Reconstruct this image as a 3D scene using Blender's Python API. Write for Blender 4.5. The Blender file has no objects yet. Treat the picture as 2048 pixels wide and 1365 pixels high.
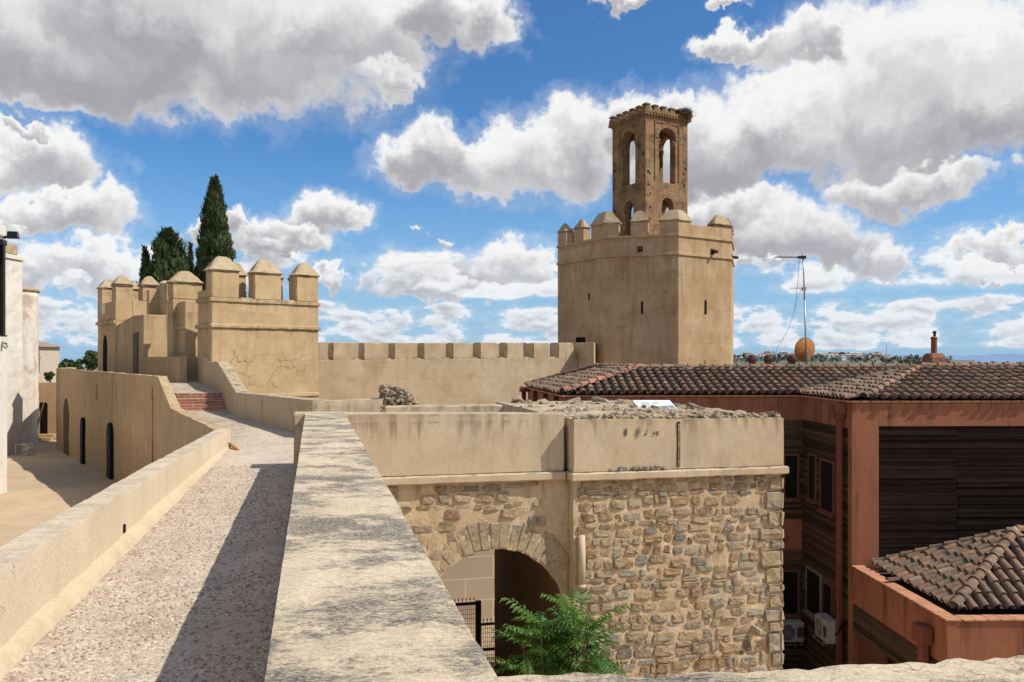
import bpy, bmesh, math, random
from mathutils import Vector, Matrix, noise
R_ = math.radians
sc = bpy.context.scene
COL = sc.collection
F, CX, HY = 1653.0, 1024.0, 720.0

def P(px, py, Y):
    """a measured direction of the photograph (2048 px wide) at depth Y -> world point (eye at the origin)"""
    return Vector(((px - CX) / F * Y, Y, (HY - py) / F * Y))

# ------------------------------------------------------------------ tagging
def tag(o, label=None, cat=None, group=None, kind=None):
    if label: o['label'] = label
    if cat: o['category'] = cat
    if group: o['group'] = group
    if kind: o['kind'] = kind
    return o

def thing(name, label, cat, loc=(0, 0, 0), group=None):
    o = bpy.data.objects.new(name, None)
    o.empty_display_size = 0.2
    COL.objects.link(o)
    o.location = loc
    return tag(o, label, cat, group)

def root_off(o):
    v = Vector((0, 0, 0))
    while o is not None:
        v += o.location
        o = o.parent
    return v

# ------------------------------------------------------------------ mesh builder
class MB:
    def __init__(self):
        self.v, self.f, self.c, self.m, self.s = [], [], [], [], []
    def add(self, vs, fs, col=(1, 1, 1), mi=0, smooth=False):
        b = len(self.v)
        self.v.extend([Vector(p) for p in vs])
        for f in fs:
            self.f.append([b + i for i in f]); self.c.append(col); self.m.append(mi); self.s.append(smooth)
    def quad(self, a, b, c, d, col=(1, 1, 1), mi=0):
        self.add([a, b, c, d], [(0, 1, 2, 3)], col, mi)
    def hexa(self, b4, t4, col=(1, 1, 1), mi=0, smooth=False):
        """bottom 4 points ccw, top 4 points ccw"""
        self.add(list(b4) + list(t4), [(3, 2, 1, 0), (4, 5, 6, 7), (0, 1, 5, 4), (1, 2, 6, 5), (2, 3, 7, 6), (3, 0, 4, 7)], col, mi, smooth)
    def box(self, fr, u0, u1, v0, v1, z0, z1, col=(1, 1, 1), mi=0):
        self.hexa([fr(u0, v0, z0), fr(u1, v0, z0), fr(u1, v1, z0), fr(u0, v1, z0)],
                  [fr(u0, v0, z1), fr(u1, v0, z1), fr(u1, v1, z1), fr(u0, v1, z1)], col, mi)
    def prism(self, poly, z0, z1, col=(1, 1, 1), mi=0, poly2=None):
        n = len(poly); q = poly2 or poly
        vs = [Vector((p[0], p[1], z0)) for p in poly] + [Vector((p[0], p[1], z1)) for p in q]
        fs = [tuple(reversed(range(n))), tuple(range(n, 2 * n))]
        for i in range(n):
            j = (i + 1) % n
            fs.append((i, j, n + j, n + i))
        self.add(vs, fs, col, mi)
    def tube(self, pts, r, n=8, col=(1, 1, 1), mi=0, r2=None, cap=True):
        pts = [Vector(p) for p in pts]
        rings = []
        for i, p in enumerate(pts):
            t = (pts[min(i + 1, len(pts) - 1)] - pts[max(i - 1, 0)]).normalized()
            a = t.cross(Vector((0, 0, 1)) if abs(t.z) < .93 else Vector((0, 1, 0)))
            if a.length < 1e-3: a = Vector((1, 0, 0))
            a.normalize(); b = t.cross(a)
            rr = r if r2 is None else r + (r2 - r) * i / (len(pts) - 1)
            rings.append([p + (a * math.cos(2 * math.pi * k / n) + b * math.sin(2 * math.pi * k / n)) * rr for k in range(n)])
        vs = [p for rg in rings for p in rg]
        fs = []
        for i in range(len(pts) - 1):
            for k in range(n):
                l = (k + 1) % n
                fs.append((i * n + k, i * n + l, (i + 1) * n + l, (i + 1) * n + k))
        if cap:
            fs.append(tuple(reversed(range(n)))); fs.append(tuple(range((len(pts) - 1) * n, len(pts) * n)))
        self.add(vs, fs, col, mi, n > 5)
    def lathe(self, c, prof, n=16, col=(1, 1, 1), mi=0, smooth=True):
        """prof: (radius, z) from bottom to top about the vertical through c"""
        c = Vector(c); vs = []; fs = []
        for r, z in prof:
            for k in range(n):
                a = 2 * math.pi * k / n
                vs.append(c + Vector((r * math.cos(a), r * math.sin(a), z)))
        for i in range(len(prof) - 1):
            for k in range(n):
                l = (k + 1) % n
                fs.append((i * n + k, i * n + l, (i + 1) * n + l, (i + 1) * n + k))
        fs.append(tuple(reversed(range(n)))); fs.append(tuple(range((len(prof) - 1) * n, len(prof) * n)))
        self.add(vs, fs, col, mi, smooth)
    def build(self, name, mats, parent=None, bevel=0, seg=1, cut=0, rough=0, freq=2.0, merge=True, recalc=True, smooth=None):
        me = bpy.data.meshes.new(name)
        off = root_off(parent) if parent is not None else Vector((0, 0, 0))
        me.from_pydata([tuple(p - off) for p in self.v], [], self.f)
        if not isinstance(mats, (list, tuple)): mats = [mats]
        for m in mats: me.materials.append(m)
        ca = me.color_attributes.new('Col', 'FLOAT_COLOR', 'CORNER')
        k = 0
        for i, p in enumerate(me.polygons):
            p.material_index = self.m[i]
            p.use_smooth = self.s[i] if smooth is None else smooth
            c = self.c[i]
            for _ in range(p.loop_total):
                ca.data[k].color = (c[0], c[1], c[2], 1); k += 1
        if recalc or bevel or cut:
            bm = bmesh.new(); bm.from_mesh(me)
            if merge: bmesh.ops.remove_doubles(bm, verts=bm.verts, dist=0.0005)
            if recalc: bmesh.ops.recalc_face_normals(bm, faces=bm.faces)
            if bevel:
                es = [e for e in bm.edges if len(e.link_faces) == 2 and e.calc_face_angle(0) > 0.35]
                bmesh.ops.bevel(bm, geom=es, offset=bevel, segments=seg, affect='EDGES', clamp_overlap=True)
            if cut:
                for _ in range(7):
                    es = [e for e in bm.edges if e.calc_length() > cut]
                    if not es: break
                    bmesh.ops.subdivide_edges(bm, edges=es, cuts=1, use_grid_fill=True)
                bmesh.ops.triangulate(bm, faces=[f for f in bm.faces if len(f.verts) > 4])
            if rough:
                bm.normal_update()
                for v in bm.verts:
                    w = v.co + off
                    v.co += v.normal * (noise.fractal(w * freq, 1.0, 2.0, 4) * rough)
            if smooth:
                bm.normal_update()
                for e in bm.edges:
                    if len(e.link_faces) == 2 and e.calc_face_angle(0) > .42: e.smooth = False
            bm.to_mesh(me); bm.free()
        o = bpy.data.objects.new(name, me)
        COL.objects.link(o)
        if parent is not None: o.parent = parent
        return o

def frame(ox, oy, ang, oz=0.0):
    c, s = math.cos(R_(ang)), math.sin(R_(ang))
    def fr(u, v, z):
        return Vector((ox + u * c - v * s, oy + u * s + v * c, oz + z))
    return fr

def arch_wall(mb, fr, s0, s1, z0, z1, t, openings, col=(1, 1, 1), mi=0, soffit_mi=None, n=14, z1b=None):
    """wall in the plane v=0 .. v=t of the frame with openings (sc, hw, zb, zs, fn); fn(x in -1..1) -> height above zs"""
    sm = mi if soffit_mi is None else soffit_mi
    def top(s): return z1 if z1b is None else z1 + (z1b - z1) * (s - s0) / (s1 - s0)
    cuts = {s0, s1}
    for (c, h, zb, zs, fn) in openings:
        for i in range(n + 1): cuts.add(round(c - h + 2 * h * i / n, 5))
    cuts = sorted(cuts)
    for a, b in zip(cuts[:-1], cuts[1:]):
        m = (a + b) / 2
        ivs = []
        lo_a = lo_b = z0
        for (c, h, zb, zs, fn) in sorted(openings, key=lambda o: o[2]):
            if c - h < m < c + h:
                if zb > z0 + 1e-4: ivs.append((lo_a, lo_b, zb, zb, False))
                xa = max(-1, min(1, (a - c) / h)); xb = max(-1, min(1, (b - c) / h))
                lo_a = zs + fn(xa); lo_b = zs + fn(xb)
        ivs.append((lo_a, lo_b, top(a), top(b), True))
        for (la, lb, ta, tb, _) in ivs:
            for v, fl in ((0, False), (t, True)):
                q = [fr(a, v, la), fr(b, v, lb), fr(b, v, tb), fr(a, v, ta)]
                if fl: q.reverse()
                mb.quad(*q, col=col, mi=mi)
            mb.quad(fr(a, 0, ta), fr(b, 0, tb), fr(b, t, tb), fr(a, t, ta), col=col, mi=mi)
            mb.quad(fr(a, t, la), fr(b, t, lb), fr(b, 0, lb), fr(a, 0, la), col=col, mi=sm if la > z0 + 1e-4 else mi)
    for (c, h, zb, zs, fn) in openings:
        for s, fl in ((c - h, False), (c + h, True)):
            x = -1 if not fl else 1
            zt = zs + fn(x)
            q = [fr(s, 0, zb), fr(s, t, zb), fr(s, t, zt), fr(s, 0, zt)]
            if fl: q.reverse()
            mb.quad(*q, col=col, mi=sm)
    mb.quad(fr(s0, t, z0), fr(s0, 0, z0), fr(s0, 0, top(s0)), fr(s0, t, top(s0)), col=col, mi=mi)
    mb.quad(fr(s1, 0, z0), fr(s1, t, z0), fr(s1, t, top(s1)), fr(s1, 0, top(s1)), col=col, mi=mi)

def semi(h): return lambda x: h * math.sqrt(max(0, 1 - x * x))

def sweep_wall(mb, path, zts, zbs, wl, wr, step=0.25, amp=0.012, wear=0.02, freq=2.2, side=(0.9, 0.45, 0.2, 0.07), ntop=6, col=(1, 1, 1)):
    """a wall following a plan path; the top edges are worn, all faces slightly uneven"""
    pts = [Vector((p[0], p[1])) for p in path]
    n = len(pts); Ls = []; Rs = []
    for i in range(n):
        d0 = (pts[i] - pts[i - 1]).normalized() if i > 0 else None
        d1 = (pts[i + 1] - pts[i]).normalized() if i < n - 1 else None
        if d0 is None: d0 = d1
        if d1 is None: d1 = d0
        t = (d0 + d1).normalized(); nrm = Vector((-t.y, t.x))
        k = 1 / max(0.4, nrm.dot(Vector((-d0.y, d0.x))))
        Ls.append(pts[i] + nrm * wl * k); Rs.append(pts[i] - nrm * wr * k)
    st = []
    for i in range(n - 1):
        m = max(1, int((pts[i + 1] - pts[i]).length / step))
        for j in range(m + (1 if i == n - 2 else 0)):
            f = j / m
            st.append((Ls[i].lerp(Ls[i + 1], f), Rs[i].lerp(Rs[i + 1], f), zts[i] + (zts[i + 1] - zts[i]) * f, zbs[i] + (zbs[i + 1] - zbs[i]) * f))
    rows = []
    for (L, Rr, zt, zb) in st:
        out = (L - Rr).normalized(); o3 = Vector((out.x, out.y, 0))
        row = []
        H = zt - zb
        def sidepts(Q, sg):
            r = [Vector((Q.x, Q.y, zb))]
            for k in range(1, 7): r.append(Vector((Q.x, Q.y, zb + (H - 0.03) * (k / 6) ** 0.7)))
            res = []
            for q in r:
                d = noise.fractal(q * freq, 1.0, 2.0, 4) * amp
                res.append(q + o3 * sg * d)
            w = abs(noise.fractal(Vector((Q.x, Q.y, 7.7)) * 5.0, 0.8, 2.1, 4)) * wear
            res[-1] += o3 * (-sg) * w * 0.6; res[-1].z -= w
            return res
        row += sidepts(L, 1)
        for k in range(ntop):
            f = (k + 0.16) / (ntop - 0.68)
            q2 = L.lerp(Rr, f)
            q = Vector((q2.x, q2.y, zt))
            q.z += noise.fractal(q * freq * 1.7, 0.9, 2.0, 5) * amp
            row.append(q)
        row += list(reversed(sidepts(Rr, -1)))
        rows.append(row)
    m = len(rows[0]); vs = [p for r in rows for p in r]; fs = []
    for i in range(len(rows) - 1):
        for k in range(m - 1):
            fs.append((i * m + k, i * m + k + 1, (i + 1) * m + k + 1, (i + 1) * m + k))
    fs.append(tuple(range(m))); fs.append(tuple(reversed(range((len(rows) - 1) * m, len(rows) * m))))
    mb.add(vs, fs, col)

# ------------------------------------------------------------------ rocks and rubble masonry
_bm = bmesh.new(); bmesh.ops.create_icosphere(_bm, subdivisions=2, radius=1)
ICO_V = [v.co.copy() for v in _bm.verts]; ICO_F = [tuple(v.index for v in f.verts) for f in _bm.faces]; _bm.free()
_bm = bmesh.new(); bmesh.ops.create_icosphere(_bm, subdivisions=1, radius=1)
ICO1_V = [v.co.copy() for v in _bm.verts]; ICO1_F = [tuple(v.index for v in f.verts) for f in _bm.faces]; _bm.free()

def rock(mb, rng, c, sx, sy, sz, col, lo=False, jag=0.35):
    V_, F_ = (ICO1_V, ICO1_F) if lo else (ICO_V, ICO_F)
    rot = Matrix.Rotation(rng.uniform(0, 6.28), 3, 'Z') @ Matrix.Rotation(rng.uniform(-.5, .5), 3, 'X') @ Matrix.Rotation(rng.uniform(-.5, .5), 3, 'Y')
    o = Vector((rng.uniform(0, 50), rng.uniform(0, 50), rng.uniform(0, 50)))
    vs = []
    for p in V_:
        q = Vector((max(-.75, min(.75, p.x)), max(-.75, min(.75, p.y)), max(-.7, min(.7, p.z))))
        q = q * (1 + jag * noise.fractal(p * 1.3 + o, 1.0, 2.0, 3))
        vs.append(Vector(c) + rot @ Vector((q.x * sx, q.y * sy, q.z * sz)))
    mb.add(vs, F_, col)

STONES = [(.40, .30, .19), (.37, .275, .17), (.42, .315, .19), (.36, .27, .17), (.44, .335, .205), (.40, .29, .16), (.41, .30, .175),
          (.33, .30, .235), (.27, .265, .215), (.22, .22, .185), (.30, .295, .235), (.36, .335, .27), (.38, .34, .26),
          (.40, .255, .13), (.35, .205, .10), (.29, .175, .105), (.20, .155, .12), (.39, .30, .19)]

def stone_face(mb, rng, pt, s0, s1, z0, z1, ok=None, hmin=.10, hmax=.25, wmin=.14, wmax=.46, prot=.024, cover=0.86, tint=1.0):
    """irregular stones set into mortar; pt(s, z, out) -> world"""
    z = z0
    while z < z1 - .04:
        h = rng.uniform(hmin, hmax); s = s0 + rng.uniform(0, .12)
        while s < s1 - .05:
            w = rng.uniform(wmin, wmax) * (1.25 if h > .19 else 1)
            if rng.random() < .2: w *= .55
            w = min(w, s1 - s)
            cs, cz = s + w / 2, z + h / 2 + rng.uniform(-.03, .03) + .05 * noise.noise(Vector((s * 1.1, z * .9, 4.4)))
            hh = h * rng.uniform(.74, 1.04); ww = w * rng.uniform(.84, 1.0)
            if rng.random() < cover and w > .07 and (ok is None or ok(cs, cz)):
                base = rng.choice(STONES); k = rng.uniform(.74, 1.12) * tint
                col = (base[0] * k, base[1] * k, base[2] * k)
                n = 14; outer = []; mid = []; inner = []
                pr = prot * rng.uniform(.35, 1.2)
                tx, tz = rng.uniform(-.3, .3), rng.uniform(-.5, .3)
                pw = rng.uniform(.35, .6); sk = rng.uniform(-.25, .25)
                for i in range(n):
                    a = 2 * math.pi * (i + rng.uniform(-.3, .3)) / n
                    ca, sa = math.cos(a), math.sin(a)
                    x = math.copysign(abs(ca) ** pw, ca) * ww / 2
                    y = math.copysign(abs(sa) ** pw, sa) * hh / 2
                    r = rng.uniform(.84, 1.06); x *= r; y *= r; x += sk * y
                    outer.append(pt(cs + x, cz + y, -.012))
                    f = rng.uniform(.84, .97)
                    mid.append(pt(cs + x * f, cz + y * f, pr * (.7 + rng.uniform(-.25, .25) + tx * x / ww + tz * y / hh)))
                    g = f * rng.uniform(.66, .82)
                    inner.append(pt(cs + x * g, cz + y * g, pr * (1 + rng.uniform(-.3, .3) + tx * x / ww + tz * y / hh)))
                c = pt(cs, cz, pr * rng.uniform(.8, 1.15))
                vs = outer + mid + inner + [c]; fs = []
                for i in range(n):
                    j = (i + 1) % n
                    fs += [(i, j, n + j, n + i), (n + i, n + j, 2 * n + j, 2 * n + i), (2 * n + i, 2 * n + j, 3 * n)]
                mb.add(vs, fs, col)
            s += w + rng.uniform(-.01, .018)
        z += h + rng.uniform(-.015, .012)
# ------------------------------------------------------------------ materials
class NG:
    def __init__(self, tree):
        self.t = tree; self.n = tree.nodes; self.l = tree.links
    def put(self, sock, val):
        if hasattr(val, 'is_output'): self.l.new(val, sock)
        else: sock.default_value = val
    def m(self, op, a, b=None, c=None, clamp=False):
        nd = self.n.new('ShaderNodeMath'); nd.operation = op; nd.use_clamp = clamp
        for i, v in enumerate((a, b, c)):
            if v is not None: self.put(nd.inputs[i], v)
        return nd.outputs[0]
    def vm(self, op, a, b=None, scale=None):
        nd = self.n.new('ShaderNodeVectorMath'); nd.operation = op
        self.put(nd.inputs[0], a)
        if b is not None: self.put(nd.inputs[1], b)
        if scale is not None: self.put(nd.inputs['Scale'], scale)
        return nd.outputs[1] if op in ('DOT_PRODUCT', 'LENGTH') else nd.outputs[0]
    def noise(self, vec, scale, detail=4, rough=.55, dist=0, color=False):
        nd = self.n.new('ShaderNodeTexNoise')
        if vec is not None: self.l.new(vec, nd.inputs['Vector'])
        nd.inputs['Scale'].default_value = scale; nd.inputs['Detail'].default_value = detail
        nd.inputs['Roughness'].default_value = rough; nd.inputs['Distortion'].default_value = dist
        return nd.outputs[1 if color else 0]
    def ss(self, v, lo, hi, a=0.0, b=1.0):
        nd = self.n.new('ShaderNodeMapRange'); nd.interpolation_type = 'SMOOTHSTEP'
        self.put(nd.inputs[0], v); self.put(nd.inputs[1], lo); self.put(nd.inputs[2], hi)
        self.put(nd.inputs[3], a); self.put(nd.inputs[4], b)
        return nd.outputs[0]
    def mix(self, f, a, b, mode='MIX'):
        nd = self.n.new('ShaderNodeMix'); nd.data_type = 'RGBA'; nd.blend_type = mode
        self.put(nd.inputs[0], f)
        for i, v in ((6, a), (7, b)):
            if hasattr(v, 'is_output'): self.l.new(v, nd.inputs[i])
            else: nd.inputs[i].default_value = (v[0], v[1], v[2], 1)
        return nd.outputs[2]
    def mapping(self, vec, loc=(0, 0, 0), rot=(0, 0, 0), scale=(1, 1, 1)):
        nd = self.n.new('ShaderNodeMapping'); self.l.new(vec, nd.inputs[0])
        nd.inputs[1].default_value = loc; nd.inputs[2].default_value = rot; nd.inputs[3].default_value = scale
        return nd.outputs[0]
    def sep(self, vec):
        nd = self.n.new('ShaderNodeSeparateXYZ'); self.l.new(vec, nd.inputs[0]); return nd.outputs
    def comb(self, x, y, z):
        nd = self.n.new('ShaderNodeCombineXYZ')
        for i, v in enumerate((x, y, z)): self.put(nd.inputs[i], v)
        return nd.outputs[0]
    def voro(self, vec, scale, feature='F1', rnd=1.0, out=0):
        nd = self.n.new('ShaderNodeTexVoronoi'); nd.feature = feature
        self.l.new(vec, nd.inputs['Vector']); nd.inputs['Scale'].default_value = scale
        nd.inputs['Randomness'].default_value = rnd
        return nd.outputs[out]
    def bump(self, h, strength=.4, dist=.02, normal=None):
        nd = self.n.new('ShaderNodeBump'); self.l.new(h, nd.inputs['Height'])
        nd.inputs['Strength'].default_value = strength; nd.inputs['Distance'].default_value = dist
        if normal is not None: self.l.new(normal, nd.inputs['Normal'])
        return nd.outputs[0]

def new_mat(name, rough=.9, spec=.25, metal=0):
    m = bpy.data.materials.new(name); m.use_nodes = True
    g = NG(m.node_tree); b = m.node_tree.nodes['Principled BSDF']
    b.inputs['Roughness'].default_value = rough
    b.inputs['Specular IOR Level'].default_value = spec
    b.inputs['Metallic'].default_value = metal
    geo = g.n.new('ShaderNodeNewGeometry')
    return m, g, b, geo.outputs['Position'], geo.outputs['Normal']

def plaster(name, c1, c2, dark=(.13, .10, .07), pale=None, streak=.5, stain=.5, lichen=.0, lichen_col=(.07, .065, .06), bump=.35, yaw=0, grain=45, streak_top=None, aniso=None, damp=None, cracks=None, spots=0.0, lifts=0.0, mottle=1.0, speck=0.0):
    m, g, b, pos, nrm = new_mat(name, .93, .12)
    c1 = (c1[0] * 1.02, c1[1] * .99, c1[2] * .965); c2 = (c2[0] * 1.02, c2[1] * .99, c2[2] * .965)
    if pale: pale = (pale[0] * 1.02, pale[1] * .99, pale[2] * .965)
    n1 = g.noise(pos, .55, 6, .6)
    col = g.mix(g.ss(n1, .34, .66), c1, c2)
    n2 = g.noise(pos, 1.7, 7, .65)
    if pale:
        col = g.mix(g.m('MULTIPLY', g.ss(g.noise(g.mapping(pos, (7, 3, 1)), .9, 5, .6), .52, .68), .75), col, pale)
    # rain streaks down the vertical faces
    sv = g.noise(g.mapping(pos, scale=(1, 1, .09)), 3.2, 5, .6)
    sm = g.m('MULTIPLY', g.ss(sv, .50, .72), g.ss(n1, .3, .6))
    nz = g.sep(nrm)[2]
    up = g.ss(nz, .45, .75)
    wallmask = g.m('SUBTRACT', 1.0, up)
    if streak_top is not None:
        z = g.sep(pos)[2]
        for (zt, ln) in streak_top:
            f0 = g.m('SUBTRACT', zt, z)
            s2 = g.noise(g.mapping(pos, scale=(1, 1, .05)), 5.5, 4, .6)
            s3 = g.noise(g.mapping(pos, scale=(1, 1, .02)), 9.0, 3, .6)
            f1 = g.m('DIVIDE', f0, g.ss(s3, .35, .68, .12, 1.25))
            fall = g.m('MULTIPLY', g.ss(f1, 0.0, ln, 1.0, 0.0), g.ss(f0, -.02, 0.0))
            col = g.mix(g.m('MULTIPLY', g.m('MULTIPLY', fall, g.ss(s2, .40, .70)), .7), col, dark)
    col = g.mix(g.m('MULTIPLY', g.m('MULTIPLY', sm, wallmask), streak), col, dark)
    col = g.mix(g.m('MULTIPLY', g.ss(n2, .55, .75), stain * .6), col, (c1[0] * .62, c1[1] * .56, c1[2] * .48))
    if damp is not None:
        z = g.sep(pos)[2]
        dn = g.m('ADD', g.m('SUBTRACT', z, damp), g.m('MULTIPLY', g.m('SUBTRACT', n2, .5), 2.5))
        col = g.mix(g.m('MULTIPLY', g.ss(dn, 0.0, 1.4, 1.0, 0.0), .45), col, (c1[0] * .72, c1[1] * .60, c1[2] * .45))
    mt = g.noise(g.mapping(pos, (3, 1, 6), scale=(1, 1, .55)), 2.9, 9, .72)
    col = g.mix(g.ss(mt, .47, .70, 0, .50 * mottle), col, (c1[0] * .74, c1[1] * .68, c1[2] * .58))
    col = g.mix(g.ss(mt, .30, .46, .40 * mottle, 0), col, (min(.85, c2[0] * 1.14), min(.85, c2[1] * 1.15), min(.85, c2[2] * 1.18)))
    if lifts:
        z = g.sep(pos)[2]
        zz = g.m('ADD', g.m('MULTIPLY', z, 1 / .82), g.m('MULTIPLY', g.m('SUBTRACT', n2, .5), .12))
        fr_ = g.m('ABSOLUTE', g.m('SUBTRACT', g.m('FRACT', zz), .5))
        ln_ = g.m('MULTIPLY', g.ss(fr_, .40, .499), g.ss(n2, .44, .66, 0, .55))
        col = g.mix(g.m('MULTIPLY', g.m('MULTIPLY', ln_, wallmask), lifts), col, (c1[0] * .5, c1[1] * .46, c1[2] * .4))
        lift_id = g.m('FLOOR', zz)
        pn = g.noise(g.comb(g.m('ADD', g.sep(pos)[0], g.sep(pos)[1]), g.m('MULTIPLY', lift_id, 7.3), 0.0), .42, 2, .5)
        col = g.mix(g.m('MULTIPLY', g.m('MULTIPLY', g.ss(pn, .48, .60), wallmask), lifts * .55), col, (c1[0] * .74, c1[1] * .68, c1[2] * .58))
        ph = g.noise(g.mapping(pos, (11, 5, 2)), 1.1, 6, .68)
        col = g.mix(g.m('MULTIPLY', g.ss(ph, .60, .66), lifts * .7), col, (min(.8, c2[0] * 1.22), min(.8, c2[1] * 1.22), min(.8, c2[2] * 1.22)))
    gr = g.noise(pos, grain, 5, .7)
    col = g.mix(g.ss(gr, .3, .7, .0, .38), col, (c1[0] * .55, c1[1] * .52, c1[2] * .5))
    if speck:
        sk = g.noise(g.mapping(pos, rot=(0, 0, R_(-yaw)), scale=(.6, 1.5, 1)), 55, 5, .8)
        col = g.mix(g.m('MULTIPLY', g.ss(sk, .46, .66), speck), col, (.27, .22, .165))
        d3 = g.voro(g.vm('ADD', pos, g.vm('SCALE', g.vm('SUBTRACT', g.noise(pos, 3, 5, .65, color=True), (.5, .5, .5)), scale=.8)), .9, 'DISTANCE_TO_EDGE')
        ck = g.m('MULTIPLY', g.ss(d3, .0008, .006, 1.0, 0.0), g.ss(g.noise(pos, 1.3, 2), .50, .60))
        col = g.mix(g.m('MULTIPLY', ck, .7), col, (.10, .075, .05))
    h = g.m('ADD', g.m('MULTIPLY', gr, .6), g.m('MULTIPLY', n2, .7))
    if spots:
        sp = g.noise(g.mapping(pos, (2, 5, 8)), 9, 6, .7)
        col = g.mix(g.m('MULTIPLY', g.ss(sp, .62, .72), spots), col, dark)
    if lichen:
        if aniso:
            lv = g.mapping(g.mapping(pos, rot=(0, 0, R_(-yaw))), scale=aniso)
            l1 = g.noise(lv, 1.0, 8, .68, .35)
            l2 = g.noise(g.mapping(pos, rot=(0, 0, R_(-yaw)), scale=(.75, 1.35, 1)), 24, 8, .92)
            l0 = g.noise(g.mapping(pos, rot=(0, 0, R_(-yaw)), scale=(1, 1.5, 1)), 2.1, 5, .6)
            v = g.m('ADD', g.m('ADD', g.m('MULTIPLY', l1, .20), g.m('MULTIPLY', l0, .80)), g.m('MULTIPLY', l2, .85))
            gsp = g.ss(g.noise(g.mapping(pos, rot=(0, 0, R_(-yaw)), scale=(.7, 1.4, 1)), 85, 3, .7), .36, .56)
            lm = g.m('MULTIPLY', g.ss(v, .86, 1.00), g.m('ADD', .35, g.m('MULTIPLY', gsp, .62)))
        else:
            l1 = g.noise(pos, 4.5, 9, .72); l2 = g.noise(pos, 28, 4, .7)
            v = g.m('ADD', g.m('MULTIPLY', l1, .75), g.m('MULTIPLY', l2, .3))
            lm = g.ss(v, .50, .64)
        lcol = g.mix(g.ss(g.noise(pos, 60, 4, .8), .35, .65), lichen_col, (lichen_col[0] * 2.6, lichen_col[1] * 2.5, lichen_col[2] * 2.3))
        col = g.mix(g.m('MULTIPLY', g.m('MULTIPLY', lm, up), lichen), col, lcol)
    if cracks is not None:
        # network of shrinkage cracks: s along the face, z up
        (ox, oy, ang, s0, s1, za, zb) = cracks
        q = g.sep(g.mapping(g.mapping(pos, (-ox, -oy, 0)), rot=(0, 0, R_(-ang))))
        wob = g.noise(pos, 2.2, 5, .6, color=True)
        v2 = g.vm('ADD', g.comb(q[0], q[2], 0.0), g.vm('SCALE', g.vm('SUBTRACT', wob, (.5, .5, .5)), scale=.55))
        d1 = g.voro(v2, 1.25, 'DISTANCE_TO_EDGE')
        d2 = g.voro(g.mapping(v2, (3.3, 1.7, 0)), 2.7, 'DISTANCE_TO_EDGE')
        reg = g.m('MULTIPLY', g.m('MULTIPLY', g.ss(q[0], s0, s0 + .5), g.ss(q[0], s1 - .5, s1, 1.0, 0.0)), g.m('MULTIPLY', g.ss(q[2], za - .1, za + .15), g.ss(q[2], zb - .9, zb, 1.0, 0.0)))
        pick = g.noise(pos, 1.1, 3, .5)
        k1 = g.m('MULTIPLY', g.ss(d1, .003, .018, 1.0, 0.0), g.m('MULTIPLY', reg, g.ss(pick, .34, .50)))
        k2 = g.m('MULTIPLY', g.ss(d2, .003, .016, .75, 0.0), g.m('MULTIPLY', reg, g.ss(pick, .47, .56)))
        k = g.m('MAXIMUM', k1, k2)
        col = g.mix(g.m('MULTIPLY', k, .8), col, (.09, .055, .03))
        h = g.m('SUBTRACT', h, g.m('MULTIPLY', k, 1.5))
    g.l.new(col, b.inputs['Base Color'])
    g.l.new(g.bump(h, bump, .03), b.inputs['Normal'])
    return m

def col_mat(name, var=.35, scale=9, bump=.5, rough=.9, spec=.2, lichen=None, lichen_thr=(.55, .68), dist=.02, tint=(1, 1, 1), smear=None):
    """per face colour of the mesh, weathered by noise"""
    m, g, b, pos, nrm = new_mat(name, rough, spec)
    at = g.n.new('ShaderNodeAttribute'); at.attribute_name = 'Col'
    base = at.outputs['Color']
    if tint != (1, 1, 1): base = g.mix(1.0, base, tint, 'MULTIPLY')
    n = g.noise(pos, scale, 8, .7)
    col = g.mix(g.ss(n, .35, .7, 0.0, var), base, (.05, .04, .035))
    n2 = g.noise(pos, scale * 3.7, 5, .7)
    col = g.mix(g.ss(n2, .5, .75, 0.0, var * .8), col, g.mix(.5, base, (.55, .48, .40)))
    if smear:
        sn = g.m('ADD', g.m('MULTIPLY', g.noise(pos, 5.5, 8, .72), .8), g.m('MULTIPLY', g.noise(pos, 2.0, 3, .5), .35))
        col = g.mix(g.ss(sn, .51, .66, .06, .92), col, g.mix(n, (smear[0] * 1.1, smear[1] * 1.1, smear[2] * 1.1), (smear[0] * .8, smear[1] * .78, smear[2] * .74)))
    if lichen:
        col = g.mix(g.ss(g.m('ADD', g.m('MULTIPLY', g.noise(pos, 3.2, 7, .7), .8), g.m('MULTIPLY', n2, .25)), lichen_thr[0], lichen_thr[1], 0, .85), col, lichen)
    g.l.new(col, b.inputs['Base Color'])
    g.l.new(g.bump(g.m('ADD', n, g.m('MULTIPLY', n2, .5)), bump, dist), b.inputs['Normal'])
    return m

def flat_mat(name, c, rough=.6, spec=.3, metal=0, var=.2, scale=12, bump=.1):
    m, g, b, pos, nrm = new_mat(name, rough, spec, metal)
    n = g.noise(pos, scale, 6, .65)
    col = g.mix(g.ss(n, .3, .75, 0, var), c, (c[0] * .45, c[1] * .42, c[2] * .4))
    g.l.new(col, b.inputs['Base Color'])
    g.l.new(g.bump(n, bump, .01), b.inputs['Normal'])
    return m

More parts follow.
